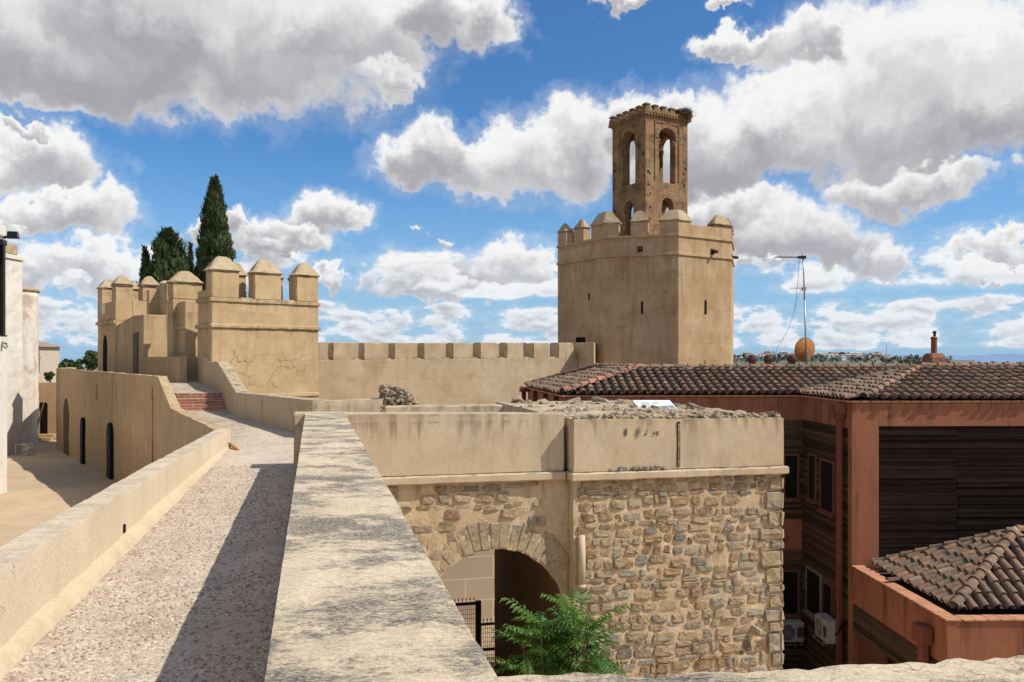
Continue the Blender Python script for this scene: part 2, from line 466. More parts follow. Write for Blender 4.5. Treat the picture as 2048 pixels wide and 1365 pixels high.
def brick_mat(name, yaw, c1, c2, mortar, bw, bh, ms, plaster_col=None, plaster_thr=(.5, .58), var=.5, bump=.5, offset=.5, dirt=(.06, .045, .035), dirt_amt=.5):
    m, g, b, pos, nrm = new_mat(name, .92, .15)
    q = g.sep(g.mapping(pos, rot=(0, 0, R_(-yaw))))
    v = g.comb(g.m('ADD', q[0], q[1]), q[2], 0.0)
    v = g.vm('ADD', v, g.vm('SCALE', g.vm('SUBTRACT', g.noise(pos, 6, 3, .5, color=True), (.5, .5, .5)), scale=.02))
    br = g.n.new('ShaderNodeTexBrick'); g.l.new(v, br.inputs['Vector'])
    br.inputs['Color1'].default_value = (*c1, 1); br.inputs['Color2'].default_value = (*c2, 1); br.inputs['Mortar'].default_value = (*mortar, 1)
    br.inputs['Scale'].default_value = 1; br.inputs['Brick Width'].default_value = bw; br.inputs['Row Height'].default_value = bh
    br.inputs['Mortar Size'].default_value = ms; br.inputs['Mortar Smooth'].default_value = .3; br.offset = offset
    col = br.outputs[0]
    n = g.noise(pos, 1.6, 8, .68)
    h = g.m('ADD', g.m('MULTIPLY', br.outputs[1], -.8), g.m('MULTIPLY', g.noise(pos, 22, 5, .7), .6))
    col = g.mix(g.ss(n, .42, .72, 0.0, dirt_amt), col, dirt)
    col = g.mix(g.ss(g.noise(pos, 14, 5, .7), .4, .75, 0, var * .6), col, (c1[0] * .4, c1[1] * .4, c1[2] * .4))
    if plaster_col:
        pm = g.ss(g.noise(g.mapping(pos, (4, 2, 9)), .75, 8, .62), plaster_thr[0], plaster_thr[1])
        pc = g.mix(g.ss(n, .4, .7), plaster_col, (plaster_col[0] * .55, plaster_col[1] * .5, plaster_col[2] * .42))
        col = g.mix(pm, col, pc)
    g.l.new(col, b.inputs['Base Color']); g.l.new(g.bump(h, bump, .02), b.inputs['Normal'])
    return m

M = {}
TAN1, TAN2 = (.47, .345, .20), (.54, .41, .25)
M['tan'] = plaster('tan_plaster', TAN1, TAN2, streak=.30, stain=.5, lichen=.55, bump=.3, spots=.25)
M['tan_pale'] = plaster('pale_plaster', (.55, .44, .295), (.61, .50, .35), pale=(.60, .50, .36), streak=.35, stain=.35, lichen=.6, bump=.22, spots=.25, streak_top=[(-.83, .42), (-.94, .36)], dark=(.20, .145, .085))
M['tan_court'] = plaster('court_plaster', (.51, .365, .205), (.58, .43, .25), lifts=.35, streak=.5, stain=.6, lichen=.75, bump=.35, damp=-3.6, dark=(.17, .12, .075), grain=30)
M['tan_stair'] = plaster('stair_plaster', (.50, .39, .245), (.57, .45, .29), streak=.4, stain=.4, lichen=1.0, lichen_col=(.085, .08, .075), bump=.3, dark=(.16, .125, .085))
M['tan_cracked'] = plaster('cracked_plaster', (.50, .36, .20), (.58, .43, .25), lifts=.35, pale=(.55, .43, .27), streak=.25, stain=.6, lichen=.6, bump=.3, spots=.2, streak_top=[(2.1, .5), (1.15, .5)], cracks=(-10.18, 28.0, 38, .15, 3.85, -1.1, .75))
M['tan_gate'] = plaster('gate_plaster', (.49, .36, .205), (.56, .42, .25), lifts=.4, streak=.45, stain=.5, lichen=.6, bump=.3, streak_top=[(1.75, 1.1), (3.0, .5)], dark=(.12, .09, .06))
M['tan_wall'] = plaster('battlement_plaster', (.55, .43, .275), (.61, .485, .32), lifts=.5, pale=(.48, .33, .185), streak=.3, stain=.4, lichen=.5, bump=.3, streak_top=[(.12, .55)], dark=(.22, .165, .10))
M['tan_tower'] = plaster('tower_plaster', (.44, .30, .165), (.56, .415, .255), lifts=.45, pale=(.50, .385, .23), streak=.5, stain=1.1, lichen=.5, bump=.25, streak_top=[(5.0, 3.0), (5.85, .45)], dark=(.24, .145, .07), spots=.15)
M['cap'] = plaster('weathered_cap', (.43, .335, .205), (.50, .405, .265), streak=.3, stain=.9, lichen=.9, lichen_col=(.12, .105, .085), bump=.7, spots=.6, grain=20)
M['cap_up'] = M['cap']
M['near_wall'] = plaster('near_wall_plaster', (.66, .545, .38), (.73, .61, .44), streak=.3, stain=.22, lichen=1.0, lichen_col=(.07, .064, .058), bump=.5, yaw=13.5, aniso=(3.2, 15.0, 1.0), grain=60, spots=.3, mottle=.45, speck=.6, dark=(.2, .15, .10))
M['left_parapet'] = plaster('left_parapet_plaster', (.64, .53, .375), (.70, .585, .43), streak=.15, stain=.2, lichen=.6, lichen_col=(.16, .14, .115), bump=.35, yaw=13.5, aniso=(3.0, 2.2, 1.0), spots=.12, mottle=.45, speck=.12, dark=(.3, .22, .14))
M['fillet'] = plaster('fillet_mortar', (.58, .47, .33), (.64, .525, .38), streak=0, stain=.5, bump=.5, spots=.15)
M['mortar'] = plaster('lime_mortar', (.59, .45, .29), (.65, .51, .34), streak=.3, stain=.6, lichen=0, bump=.9, grain=25, spots=.5, dark=(.18, .125, .07), streak_top=[(-1.9, .5)])
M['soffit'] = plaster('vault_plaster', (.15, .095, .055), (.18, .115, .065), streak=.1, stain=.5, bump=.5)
M['stone'] = col_mat('field_stone', .55, 16, 1.0, .95, .06, dist=.05, smear=(.58, .43, .27))
M['rubble'] = col_mat('rubble_stone', .5, 14, .9, .95, .05, smear=(.42, .325, .215))
M['white_wall'] = plaster('white_render', (.66, .63, .57), (.72, .69, .63), streak=.2, stain=.2, bump=.15, dark=(.35, .31, .26))
M['white_aged'] = plaster('aged_white_render', (.70, .66, .58), (.78, .74, .66), streak=.35, stain=.5, lichen=.6, bump=.3, spots=.4, dark=(.22, .19, .15), damp=-3.9)
M['white_eroded'] = plaster('eroded_white_render', (.66, .59, .50), (.74, .67, .58), pale=(.36, .27, .19), streak=.3, stain=.7, lichen=.6, bump=1.0, spots=.9, grain=14, dark=(.25, .17, .12))
M['ashlar'] = brick_mat('painted_ashlar', 13.5, (.50, .39, .27), (.48, .37, .255), (.64, .54, .42), 1.55, .60, .022, var=.1, bump=.15, dirt_amt=.12, dirt=(.3, .22, .15))
M['belfry'] = brick_mat('belfry_brick', 30, (.21, .098, .046), (.27, .155, .078), (.29, .21, .12), .29, .085, .014, plaster_col=(.30, .20, .10), plaster_thr=(.47, .53), dirt_amt=.8, dirt=(.045, .032, .02))
M['belfry_red'] = brick_mat('belfry_red_brick', 30, (.26, .105, .05), (.32, .17, .085), (.38, .28, .17), .29, .085, .016, plaster_col=(.31, .21, .105), plaster_thr=(.56, .62), dirt_amt=.7, dirt=(.05, .035, .022))
M['step_brick'] = brick_mat('step_brick', 26, (.34, .12, .075), (.40, .16, .10), (.50, .38, .27), .25, .073, .012, dirt_amt=.25, var=.3)
M['tile'] = col_mat('roof_tile', .45, 11, .6, .85, .2, lichen=(.095, .08, .062), lichen_thr=(.44, .66))
M['tile_bed'] = flat_mat('tile_bed', (.13, .10, .08), .95, .1, 0, .5, 8)
M['terracotta'] = plaster('terracotta_render', (.315, .13, .075), (.35, .152, .088), streak=.9, stain=.7, bump=.2, dark=(.065, .04, .033), streak_top=[(-1.05, .75), (-5.46, .9)], spots=.3)
M['coping'] = brick_mat('coping_tile', 1.3, (.50, .23, .125), (.54, .265, .145), (.15, .085, .055), .27, .9, .015, dirt_amt=.3, var=.2)
M['pipe'] = flat_mat('painted_pipe', (.17, .05, .03), .5, .3, 0, .4)
M['dark'] = flat_mat('dark_opening', (.012, .010, .009), .9, .1)
M['glass'] = flat_mat('window_glass', (.012, .012, .012), .2, .3, 0, .1, 3, 0)
M['frame_white'] = flat_mat('window_frame_paint', (.22, .20, .18), .5)
M['frame_red'] = flat_mat('reveal_paint', (.16, .065, .04), .8)
M['iron'] = flat_mat('rusty_iron', (.035, .018, .014), .6, .3, .2, .5)
M['steel'] = flat_mat('galvanised_steel', (.38, .37, .35), .4, .5, .7, .3)
M['dish'] = flat_mat('rusted_dish', (.46, .175, .03), .6, .3, 0, .45, 6, .1)
M['ac'] = flat_mat('ac_casing', (.40, .375, .33), .55, .3, 0, .3, 5)
M['ac_dark'] = flat_mat('ac_grille', (.06, .06, .06), .6)
M['cowl'] = col_mat('clay_cowl', .35, 14, .3, .8, .2)
M['chimney'] = plaster('chimney_render', (.30, .13, .08), (.36, .19, .12), streak=.6, stain=.7, lichen=.9, bump=.4, dark=(.10, .08, .065), spots=.6)
M['pot'] = flat_mat('chimney_pot_clay', (.27, .075, .045), .6, .3, 0, .3)
M['sign'] = None
M['metal_dark'] = flat_mat('dark_frame_metal', (.05, .04, .042), .45, .4, .3, .3)
M['slit'] = flat_mat('slit_shadow', (.02, .014, .01), .95, .05)
M['green_dark'] = flat_mat('dark_green_shutter', (.009, .015, .014), .7, .1, 0, .3)
M['nest'] = col_mat('nest_twigs', .4, 20, .3, .95, .05)
M['bark'] = flat_mat('bark', (.12, .085, .055), .95, .1, 0, .6, 15, .6)

# dark stained boards
def boards(name, c, yaw, along_z=False):
    m, g, b, pos, nrm = new_mat(name, .9, .06)
    at = g.n.new('ShaderNodeAttribute'); at.attribute_name = 'Col'
    q = g.mapping(pos, rot=(0, 0, R_(-yaw)), scale=(1.2, 1.2, 40))
    n = g.noise(q, 1.0, 6, .7)
    col = g.mix(g.ss(n, .35, .7), c, (c[0] * .4, c[1] * .38, c[2] * .36))
    n2 = g.noise(g.mapping(pos, scale=(.7, .7, 14)), 1.0, 6, .75)
    col = g.mix(g.ss(n2, .64, .74, 0, .7), col, (.15, .095, .07))  # rare reddish streaks painted in for sunlit board edges
    col = g.mix(1.0, col, at.outputs['Color'], 'MULTIPLY')
    g.l.new(col, b.inputs['Base Color']); g.l.new(g.bump(n, .5, .01), b.inputs['Normal'])
    return m
M['boards'] = boards('weathered_boards', (.019, .0135, .0115), 1.3)
M['boards_side'] = boards('weathered_side_boards', (.105, .066, .042), 91.3)

def leaf_mat(name, c1, c2, rough=.55, trans=.25):
    m, g, b, pos, nrm = new_mat(name, rough, .3)
    at = g.n.new('ShaderNodeAttribute'); at.attribute_name = 'Col'
    n = g.noise(pos, 1.4, 4, .6)
    col = g.mix(g.ss(n, .35, .65), c1, c2)
    col = g.mix(1.0, col, at.outputs['Color'], 'MULTIPLY')
    g.l.new(col, b.inputs['Base Color'])
    tr = g.n.new('ShaderNodeBsdfTranslucent'); g.l.new(col, tr.inputs[0])
    ms = g.n.new('ShaderNodeMixShader'); ms.inputs[0].default_value = trans
    out = m.node_tree.nodes['Material Output']
    g.l.new(b.outputs[0], ms.inputs[1]); g.l.new(tr.outputs[0], ms.inputs[2]); g.l.new(ms.outputs[0], out.inputs[0])
    return m
M['cypress'] = leaf_mat('cypress_foliage', (.040, .060, .018), (.07, .095, .03), .7, .12)
M['leaf'] = leaf_mat('shrub_leaves', (.050, .13, .022), (.095, .20, .040), .5, .3)
M['tree'] = leaf_mat('tree_leaves', (.05, .085, .022), (.085, .13, .035), .6, .2)
M['far_tree'] = leaf_mat('far_tree_leaves', (.050, .072, .045), (.075, .10, .06), .8, .1)
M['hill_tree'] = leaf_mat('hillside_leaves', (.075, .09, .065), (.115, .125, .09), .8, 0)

def pebble_mat():
    m, g, b, pos, nrm = new_mat('pebble_concrete', .9, .2)
    n1 = g.noise(pos, .8, 6, .6)
    base = g.mix(g.ss(n1, .35, .65), (.76, .625, .47), (.82, .685, .53))
    wob = g.vm('ADD', pos, g.vm('SCALE', g.vm('SUBTRACT', g.noise(pos, 30, 3, .6, color=True), (.5, .5, .5)), scale=.03))
    ve = g.voro(wob, 58, 'DISTANCE_TO_EDGE'); vc = g.voro(wob, 58, 'F1', out=1)
    cs = g.sep(vc)
    show = g.ss(cs[0], .16, .22)
    peb = g.mix(cs[1], (.40, .265, .18), (.70, .53, .39))
    peb = g.mix(g.ss(cs[2], .80, .85), peb, (.26, .215, .18))
    mk = g.m('MULTIPLY', g.m('MULTIPLY', show, g.ss(ve, .04, .16)), .56)
    fine = g.noise(pos, 120, 4, .75)
    col = g.mix(mk, base, peb)
    col = g.mix(g.ss(fine, .45, .75, 0, .38), col, (.30, .225, .165))
    col = g.mix(g.ss(g.noise(pos, 2.2, 7, .7), .45, .72, 0, .5), col, (.36, .28, .20))
    uu = g.m('ABSOLUTE', g.m('ADD', g.sep(g.mapping(pos, rot=(0, 0, R_(-13.5))))[0], .85))
    col = g.mix(g.m('MULTIPLY', g.ss(uu, .42, .74), g.ss(g.noise(pos, 5, 6, .7), .38, .62, 0, .7)), col, (.36, .275, .185))
    g.l.new(col, b.inputs['Base Color'])
    h = g.m('ADD', g.m('MULTIPLY', mk, 1.0), g.m('MULTIPLY', fine, .7))
    g.l.new(g.bump(h, .9, .013), b.inputs['Normal'])
    return m
M['pebble'] = pebble_mat()

def ground_mat(name, c1, c2, c3, s1=.4, s2=14, bump=.5):
    m, g, b, pos, nrm = new_mat(name, .95, .1)
    col = g.mix(g.ss(g.noise(pos, s1, 7, .62), .38, .62), c1, c2)
    col = g.mix(g.ss(g.noise(pos, s1 * 5, 7, .7), .5, .72, 0, .6), col, c3)
    f = g.noise(pos, s2, 6, .75)
    col = g.mix(g.ss(f, .45, .75, 0, .45), col, (c1[0] * .4, c1[1] * .4, c1[2] * .4))
    g.l.new(col, b.inputs['Base Color']); g.l.new(g.bump(f, bump, .02), b.inputs['Normal'])
    return m
M['pebble_stone'] = col_mat('pebble_stone', .25, 30, .3, .85, .15)
M['court_ground'] = ground_mat('courtyard_sand', (.47, .34, .215), (.53, .395, .26), (.39, .275, .17), .5, 30)
M['street'] = ground_mat('rough_street', (.38, .27, .17), (.44, .32, .20), (.26, .18, .11), .8, 12)

def plain_mat():
    m, g, b, pos, nrm = new_mat('far_fields', .95, .05)
    p = g.mapping(pos, scale=(.0016, .0032, 0))
    n = g.noise(p, 1.0, 6, .6)
    col = g.mix(g.ss(n, .42, .5), (.12, .13, .075), (.33, .26, .17))
    col = g.mix(g.ss(g.noise(g.mapping(pos, scale=(.01, .02, 0)), 1.0, 5, .7), .52, .6, 0, .8), col, (.075, .095, .06))
    y = g.sep(pos)[1]
    col = g.mix(g.ss(y, 700, 9000, 0, .8), col, (.26, .33, .42))  # distance haze painted into the field colour
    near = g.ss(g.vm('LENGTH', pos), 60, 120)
    col = g.mix(near, (.46, .32, .20), col)  # unseen near ground, made paler and warmer to bounce light onto the walls
    g.l.new(col, b.inputs['Base Color'])
    return m
M['plain'] = plain_mat()
M['mountain'] = flat_mat('hazy_mountain', (.20, .29, .43), 1, 0, 0, .12, .0004, 0)  # blue haze mixed into the base colour
M['hill'] = ground_mat('hill_ground', (.14, .15, .11), (.20, .19, .14), (.08, .10, .07), .012, .05, 0)
M['far_house'] = col_mat('far_house_wall', .05, .05, 0, .9, .1)

def sign_mat():
    m, g, b, pos, nrm = new_mat('sign_print', .35, .4)
    tc = g.n.new('ShaderNodeTexCoord')
    g.l.new(g.mix(g.ss(g.noise(tc.outputs['Object'], 3, 3), .3, .7), (.80, .83, .76), (.84, .86, .80)), b.inputs['Base Color'])
    return m
M['sign'] = sign_mat()
M['sign_ink'] = flat_mat('sign_text_grey', (.45, .48, .46), .4)
M['sign_pic'] = flat_mat('sign_picture', (.25, .33, .36), .4, .3, 0, .6, 9)

# ------------------------------------------------------------------ sky with clouds
SUN_AZ = (0.9744, -0.225); SUN_EL = 48.5
def build_world():
    w = bpy.data.worlds.new('World'); sc.world = w; w.use_nodes = True
    g = NG(w.node_tree)
    bg = w.node_tree.nodes['Background']
    sky = g.n.new('ShaderNodeTexSky'); sky.sky_type = 'NISHITA'; sky.sun_disc = False
    sky.sun_elevation = R_(SUN_EL); sky.sun_rotation = math.atan2(SUN_AZ[0], SUN_AZ[1])
    sky.altitude = 200; sky.air_density = 1.0; sky.dust_density = .6; sky.ozone_density = 2.2
    tc = g.n.new('ShaderNodeTexCoord')
    d = g.vm('NORMALIZE', tc.outputs['Generated'])
    s = g.sep(d)
    az0 = g.m('ARCTAN2', s[0], s[1]); el0 = g.m('ARCSINE', s[2])
    def n2(vec, scale, detail, rough=.58, color=False):
        nd = g.n.new('ShaderNodeTexNoise'); nd.noise_dimensions = '2D'; g.l.new(vec, nd.inputs['Vector'])
        nd.inputs['Scale'].default_value = scale; nd.inputs['Detail'].default_value = detail; nd.inputs['Roughness'].default_value = rough
        return nd.outputs[1 if color else 0]
    p0 = g.comb(az0, el0, 0.0)
    wv1 = g.vm('MULTIPLY', g.vm('SUBTRACT', n2(p0, 9, 5, .6, True), (.5, .5, .5)), (.15, .09, 0))
    wv2 = g.vm('MULTIPLY', g.vm('SUBTRACT', n2(p0, 40, 3, .6, True), (.5, .5, .5)), (.034, .030, 0))
    pw = g.vm('ADD', g.vm('ADD', p0, wv1), wv2)
    el = g.sep(pw)[1]
    best = None; rel = None
    for (cx, cy, hw, hu, hd) in CLOUDS:
        a = math.atan((cx - CX) / F); e = math.atan((HY - cy) / F * math.cos(a)); k = math.cos(a)
        W_, U_, D_ = hw / F * k * k, hu / F * k, hd / F * k
        def mad(v, sc_, of_):
            nd = g.n.new('ShaderNodeVectorMath'); nd.operation = 'MULTIPLY_ADD'; g.l.new(v, nd.inputs[0])
            nd.inputs[1].default_value = sc_; nd.inputs[2].default_value = of_; return nd.outputs[0]
        va = mad(pw, (1 / W_, 1 / U_, 0), (-a / W_, -e / U_, 0)); vb = mad(pw, (1 / W_, -1 / D_, 0), (-a / W_, e / D_, 0))
        vm_ = g.vm('MAXIMUM', va, vb)
        dd = g.vm('DOT_PRODUCT', vm_, vm_)
        h = g.m('MULTIPLY_ADD', el, 1 / (U_ + D_), (D_ - e) / (U_ + D_))
        if best is None: best, rel = dd, h
        else:
            gt = g.m('MULTIPLY_ADD', g.m('SUBTRACT', best, dd), 2.0, .5, clamp=True)
            nr = g.n.new('ShaderNodeMix'); g.l.new(gt, nr.inputs[0]); g.l.new(rel, nr.inputs[2]); g.l.new(h, nr.inputs[3])
            rel = nr.outputs[0]; best = g.m('MINIMUM', best, dd)
    best = g.m('SUBTRACT', 1.0, best)
    # rows of small cumulus towards the horizon
    low = None
    for (sx, sy, lo0, lo1, hi0, hi1, thr, off) in ((27, 62, .0, .018, .060, .085, .41, 1.7), (15.5, 30, .055, .085, .125, .185, .435, 4.1)):
        pv = g.comb(g.m('MULTIPLY_ADD', az0, sx, off), g.m('MULTIPLY', el0, sy), 0.0)
        nb = n2(pv, .62, 6, .57); nb2 = n2(g.vm('ADD', pv, (.06, .30, 0)), .62, 3, .57)
        band = g.m('MULTIPLY', g.ss(el0, hi0, hi1, 1.0, 0.0), g.ss(el0, lo0, lo1))
        lw = g.m('SUBTRACT', g.m('MULTIPLY', g.m('MULTIPLY', g.m('SUBTRACT', nb, thr), 5.0), band), g.m('MULTIPLY', g.m('SUBTRACT', 1.0, band), 2.0))
        lr = g.m('ADD', .56, g.m('MULTIPLY', g.m('SUBTRACT', nb, nb2), 2.2))
        if low is None: low, lowrel = lw, lr
        else:
            gt = g.ss(g.m('SUBTRACT', lw, low), -.1, .1)
            nr = g.n.new('ShaderNodeMix'); g.l.new(gt, nr.inputs[0]); g.l.new(lowrel, nr.inputs[2]); g.l.new(lr, nr.inputs[3])
            lowrel = nr.outputs[0]; low = g.m('MAXIMUM', low, lw)
    # broken cloud over the unseen rest of the sky, added to warm the fill
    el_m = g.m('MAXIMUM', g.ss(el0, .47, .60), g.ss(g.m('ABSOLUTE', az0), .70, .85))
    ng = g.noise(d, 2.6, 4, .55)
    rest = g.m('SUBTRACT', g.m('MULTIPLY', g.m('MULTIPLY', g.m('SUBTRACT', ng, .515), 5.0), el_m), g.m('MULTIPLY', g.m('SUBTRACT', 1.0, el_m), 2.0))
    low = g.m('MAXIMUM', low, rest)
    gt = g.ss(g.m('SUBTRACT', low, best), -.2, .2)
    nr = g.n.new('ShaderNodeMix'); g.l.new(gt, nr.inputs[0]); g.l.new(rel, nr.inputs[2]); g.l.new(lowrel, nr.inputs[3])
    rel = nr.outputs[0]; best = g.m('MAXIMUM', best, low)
    fb = n2(p0, 17, 8, .60)
    r1 = n2(pw, 6.0, 5, .50); r2 = n2(g.vm('ADD', pw, (.014, .028, 0)), 6.0, 4, .50)
    dens = g.m('ADD', best, g.m('MULTIPLY', g.m('SUBTRACT', fb, .5), 1.05))
    alpha = g.m('MAXIMUM', g.ss(dens, -.08, .50), g.ss(dens, -.65, .35, 0, .26))
    # light from above and the right, grey underneath where the cloud is thick
    thick = g.ss(dens, .15, 1.0)
    br = g.m('ADD', g.m('MULTIPLY', g.ss(rel, .12, 1.0), .82), .17)
    br = g.m('ADD', br, g.m('MULTIPLY', g.m('SUBTRACT', r1, r2), .95))
    br = g.m('ADD', br, g.m('MULTIPLY', g.m('SUBTRACT', fb, .5), .55))
    br = g.m('ADD', br, g.m('MULTIPLY', g.m('SUBTRACT', 1.0, thick), .38))
    br = g.ss(br, .05, 1.05)
    hz = g.ss(el0, .0, .16, 1.0, 0.0)
    ccol = g.mix(br, (.385, .375, .40), (.95, .94, .925))
    ccol = g.mix(g.m('MULTIPLY', hz, .45), ccol, (.66, .76, .90))
    skyc = g.vm('MULTIPLY', g.vm('SCALE', sky.outputs[0], scale=SKY_STR), (.40, .72, 1.0))
    skyc = g.mix(g.ss(el0, .0, .26, .75, 0), skyc, (.36, .56, .80))
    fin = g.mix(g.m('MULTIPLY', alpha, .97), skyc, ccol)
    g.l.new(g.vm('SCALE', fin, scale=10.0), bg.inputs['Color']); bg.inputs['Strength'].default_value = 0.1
    w.cycles.sampling_method = 'MANUAL'; w.cycles.sample_map_resolution = 512
SKY_STR = .132
CLOUDS = [  # measured clouds: centre x, base-weighted centre y, half width, reach up, reach down
    (330, 120, 520, 330, 120), (700, 90, 220, 160, 100), (905, 45, 120, 80, 60), (760, 165, 90, 40, 40), (90, 170, 260, 200, 60),
    (40, 330, 190, 90, 60), (110, 425, 190, 60, 50), (60, 260, 60, 20, 25),
    (200, 535, 140, 70, 55), (110, 560, 110, 50, 35), (95, 600, 30, 20, 14), 
    (660, 445, 110, 62, 36), (555, 490, 130, 48, 30), (660, 560, 60, 25, 15), (850, 484, 24, 14, 12), (400, 455, 60, 25, 30),
    (880, 315, 150, 72, 55), (1010, 320, 190, 75, 85), (1130, 300, 130, 115, 100), (1270, 260, 110, 80, 60),
    (1420, 330, 150, 150, 100), (1560, 270, 200, 130, 90), (1800, 220, 330, 240, 160), (1500, 95, 130, 36, 30), (1620, 100, 120, 70, 50), (1840, 370, 170, 60, 55), (1990, 200, 160, 250, 140),
    (1600, 500, 210, 110, 55), (1740, 520, 110, 60, 40), (1500, 440, 140, 80, 60),
    (1990, 505, 80, 42, 40), (1240, 4, 50, 20, 20), (1470, 4, 60, 16, 12), 
    (1010, 545, 110, 66, 40), (880, 585, 170, 45, 25), (1960, 570, 24, 16, 12),
]
# ------------------------------------------------------------------ world, sun, camera
build_world()
sd = Vector((SUN_AZ[0] * math.cos(R_(SUN_EL)), SUN_AZ[1] * math.cos(R_(SUN_EL)), math.sin(R_(SUN_EL))))
sun = bpy.data.lights.new('sun', 'SUN'); sun.energy = 5.0; sun.angle = R_(.53); sun.color = (1, .955, .87)
so = bpy.data.objects.new('sun', sun); COL.objects.link(so)
so.rotation_euler = sd.to_track_quat('Z', 'Y').to_euler()
cam = bpy.data.cameras.new('camera'); co = bpy.data.objects.new('camera', cam); COL.objects.link(co)
co.rotation_euler = (R_(90), 0, 0); cam.sensor_width = 36; cam.lens = 36 * F / 2048
cam.shift_y = 37.5 / 2048; cam.clip_start = .05; cam.clip_end = 60000
sc.camera = co
sc.view_settings.view_transform = 'Standard'; sc.view_settings.look = 'None'; sc.view_settings.exposure = 0
sc.render.resolution_x = 1024; sc.render.resolution_y = 682
sc.cycles.max_bounces = 5; sc.cycles.diffuse_bounces = 2; sc.cycles.glossy_bounces = 2

W = frame(0, 0, 13.5)          # the wall walk: u to the right, v along the walk
ID = frame(0, 0, 0)

# ------------------------------------------------------------------ ground, hills
def ground():
    mb = MB(); rings = [0, 6, 10, 14, 18, 22, 26, 30, 36, 44, 55, 70, 90, 120, 200, 400, 900, 2000, 5000, 14000, 50000]; n = 64
    def z(x, y, r):
        q = min(1, max(0, (x - 6.5) / 2.0))
        zz = -7.3 - 3.3 * q * q * (3 - 2 * q)
        if r > 60: zz = zz + (-42 - zz) * min(1, (r - 60) / 120)
        return zz
    vs = [Vector((0, 20, z(0, 20, 0)))]
    for r in rings[1:]:
        for k in range(n):
            a = 2 * math.pi * k / n; x, y = r * math.cos(a), 20 + r * math.sin(a)
            vs.append(Vector((x, y, z(x, y, r))))
    fs = [(0, 1 + k, 1 + (k + 1) % n) for k in range(n)]
    for i in range(len(rings) - 2):
        for k in range(n):
            l = (k + 1) % n
            fs.append((1 + i * n + k, 1 + (i + 1) * n + k, 1 + (i + 1) * n + l, 1 + i * n + l))
    mb.add(vs, fs)
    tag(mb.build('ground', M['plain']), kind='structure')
    mb = MB()
    mb.prism([W(-3, 12, 0).xy, W(6.3, 12, 0).xy, W(6.3, 30, 0).xy, W(-3, 30, 0).xy], -7.6, -7.28)
    tag(mb.build('street', M['street'], cut=.6, rough=.03), kind='structure')
ground()

def mountains():
    mb = MB(); rng = random.Random(4); n = 160
    a, b = [], []
    for i in range(n + 1):
        px = 1500 + 900 * i / n
        Y = 24000
        prof = 4 + 7 * (.5 + .5 * noise.noise(Vector((px * .011, 3, 0)))) + 3.5 * noise.noise(Vector((px * .035, 8, 0))) + 1.5 * noise.noise(Vector((px * .1, 1, 0)))
        fade = min(1, max(0, (px - 1660) / 90)); prof = prof * fade * (1 if px < 1900 else 1 + .35 * min(1, (px - 1900) / 120))
        p = P(px, 719.5 - max(.2, prof), Y); q = Vector((p.x, p.y - 3000, -60)); r = Vector((p.x, p.y + 2500, -60))
        a.append((q, p, r))
    vs = [v for t in a for v in t]; fs = []
    for i in range(n):
        for k in range(2): fs.append((i * 3 + k, (i + 1) * 3 + k, (i + 1) * 3 + k + 1, i * 3 + k + 1))
    mb.add(vs, fs, smooth=True)
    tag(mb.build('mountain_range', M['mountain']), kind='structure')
mountains()

def leaf_cloud(mb, rng, pts, size, col=(1, 1, 1), var=.35, up=.0):
    """small two-triangle leaves facing random directions"""
    for (p, nrm) in pts:
        d = (nrm + Vector((rng.gauss(0, .55), rng.gauss(0, .55), rng.gauss(0, .55) + up))).normalized()
        a = d.cross(Vector((rng.gauss(0, 1), rng.gauss(0, 1), rng.gauss(0, 1)))).normalized(); b = d.cross(a)
        s = size * rng.uniform(.6, 1.35); k = 1 - var + 2 * var * rng.random()
        c = (col[0] * k, col[1] * k, col[2] * k * rng.uniform(.85, 1.1))
        mb.add([p - a * s, p + b * s * .5, p + a * s, p - b * s * .5], [(0, 1, 2, 3)], c)

def clump_points(rng, c, r, n, flat=1.0):
    out = []
    for _ in range(n):
        d = Vector((rng.gauss(0, 1), rng.gauss(0, 1), rng.gauss(0, 1))).normalized()
        rr = r * (rng.random() ** .35)
        out.append((Vector(c) + Vector((d.x * rr, d.y * rr, d.z * rr * flat)), d))
    return out

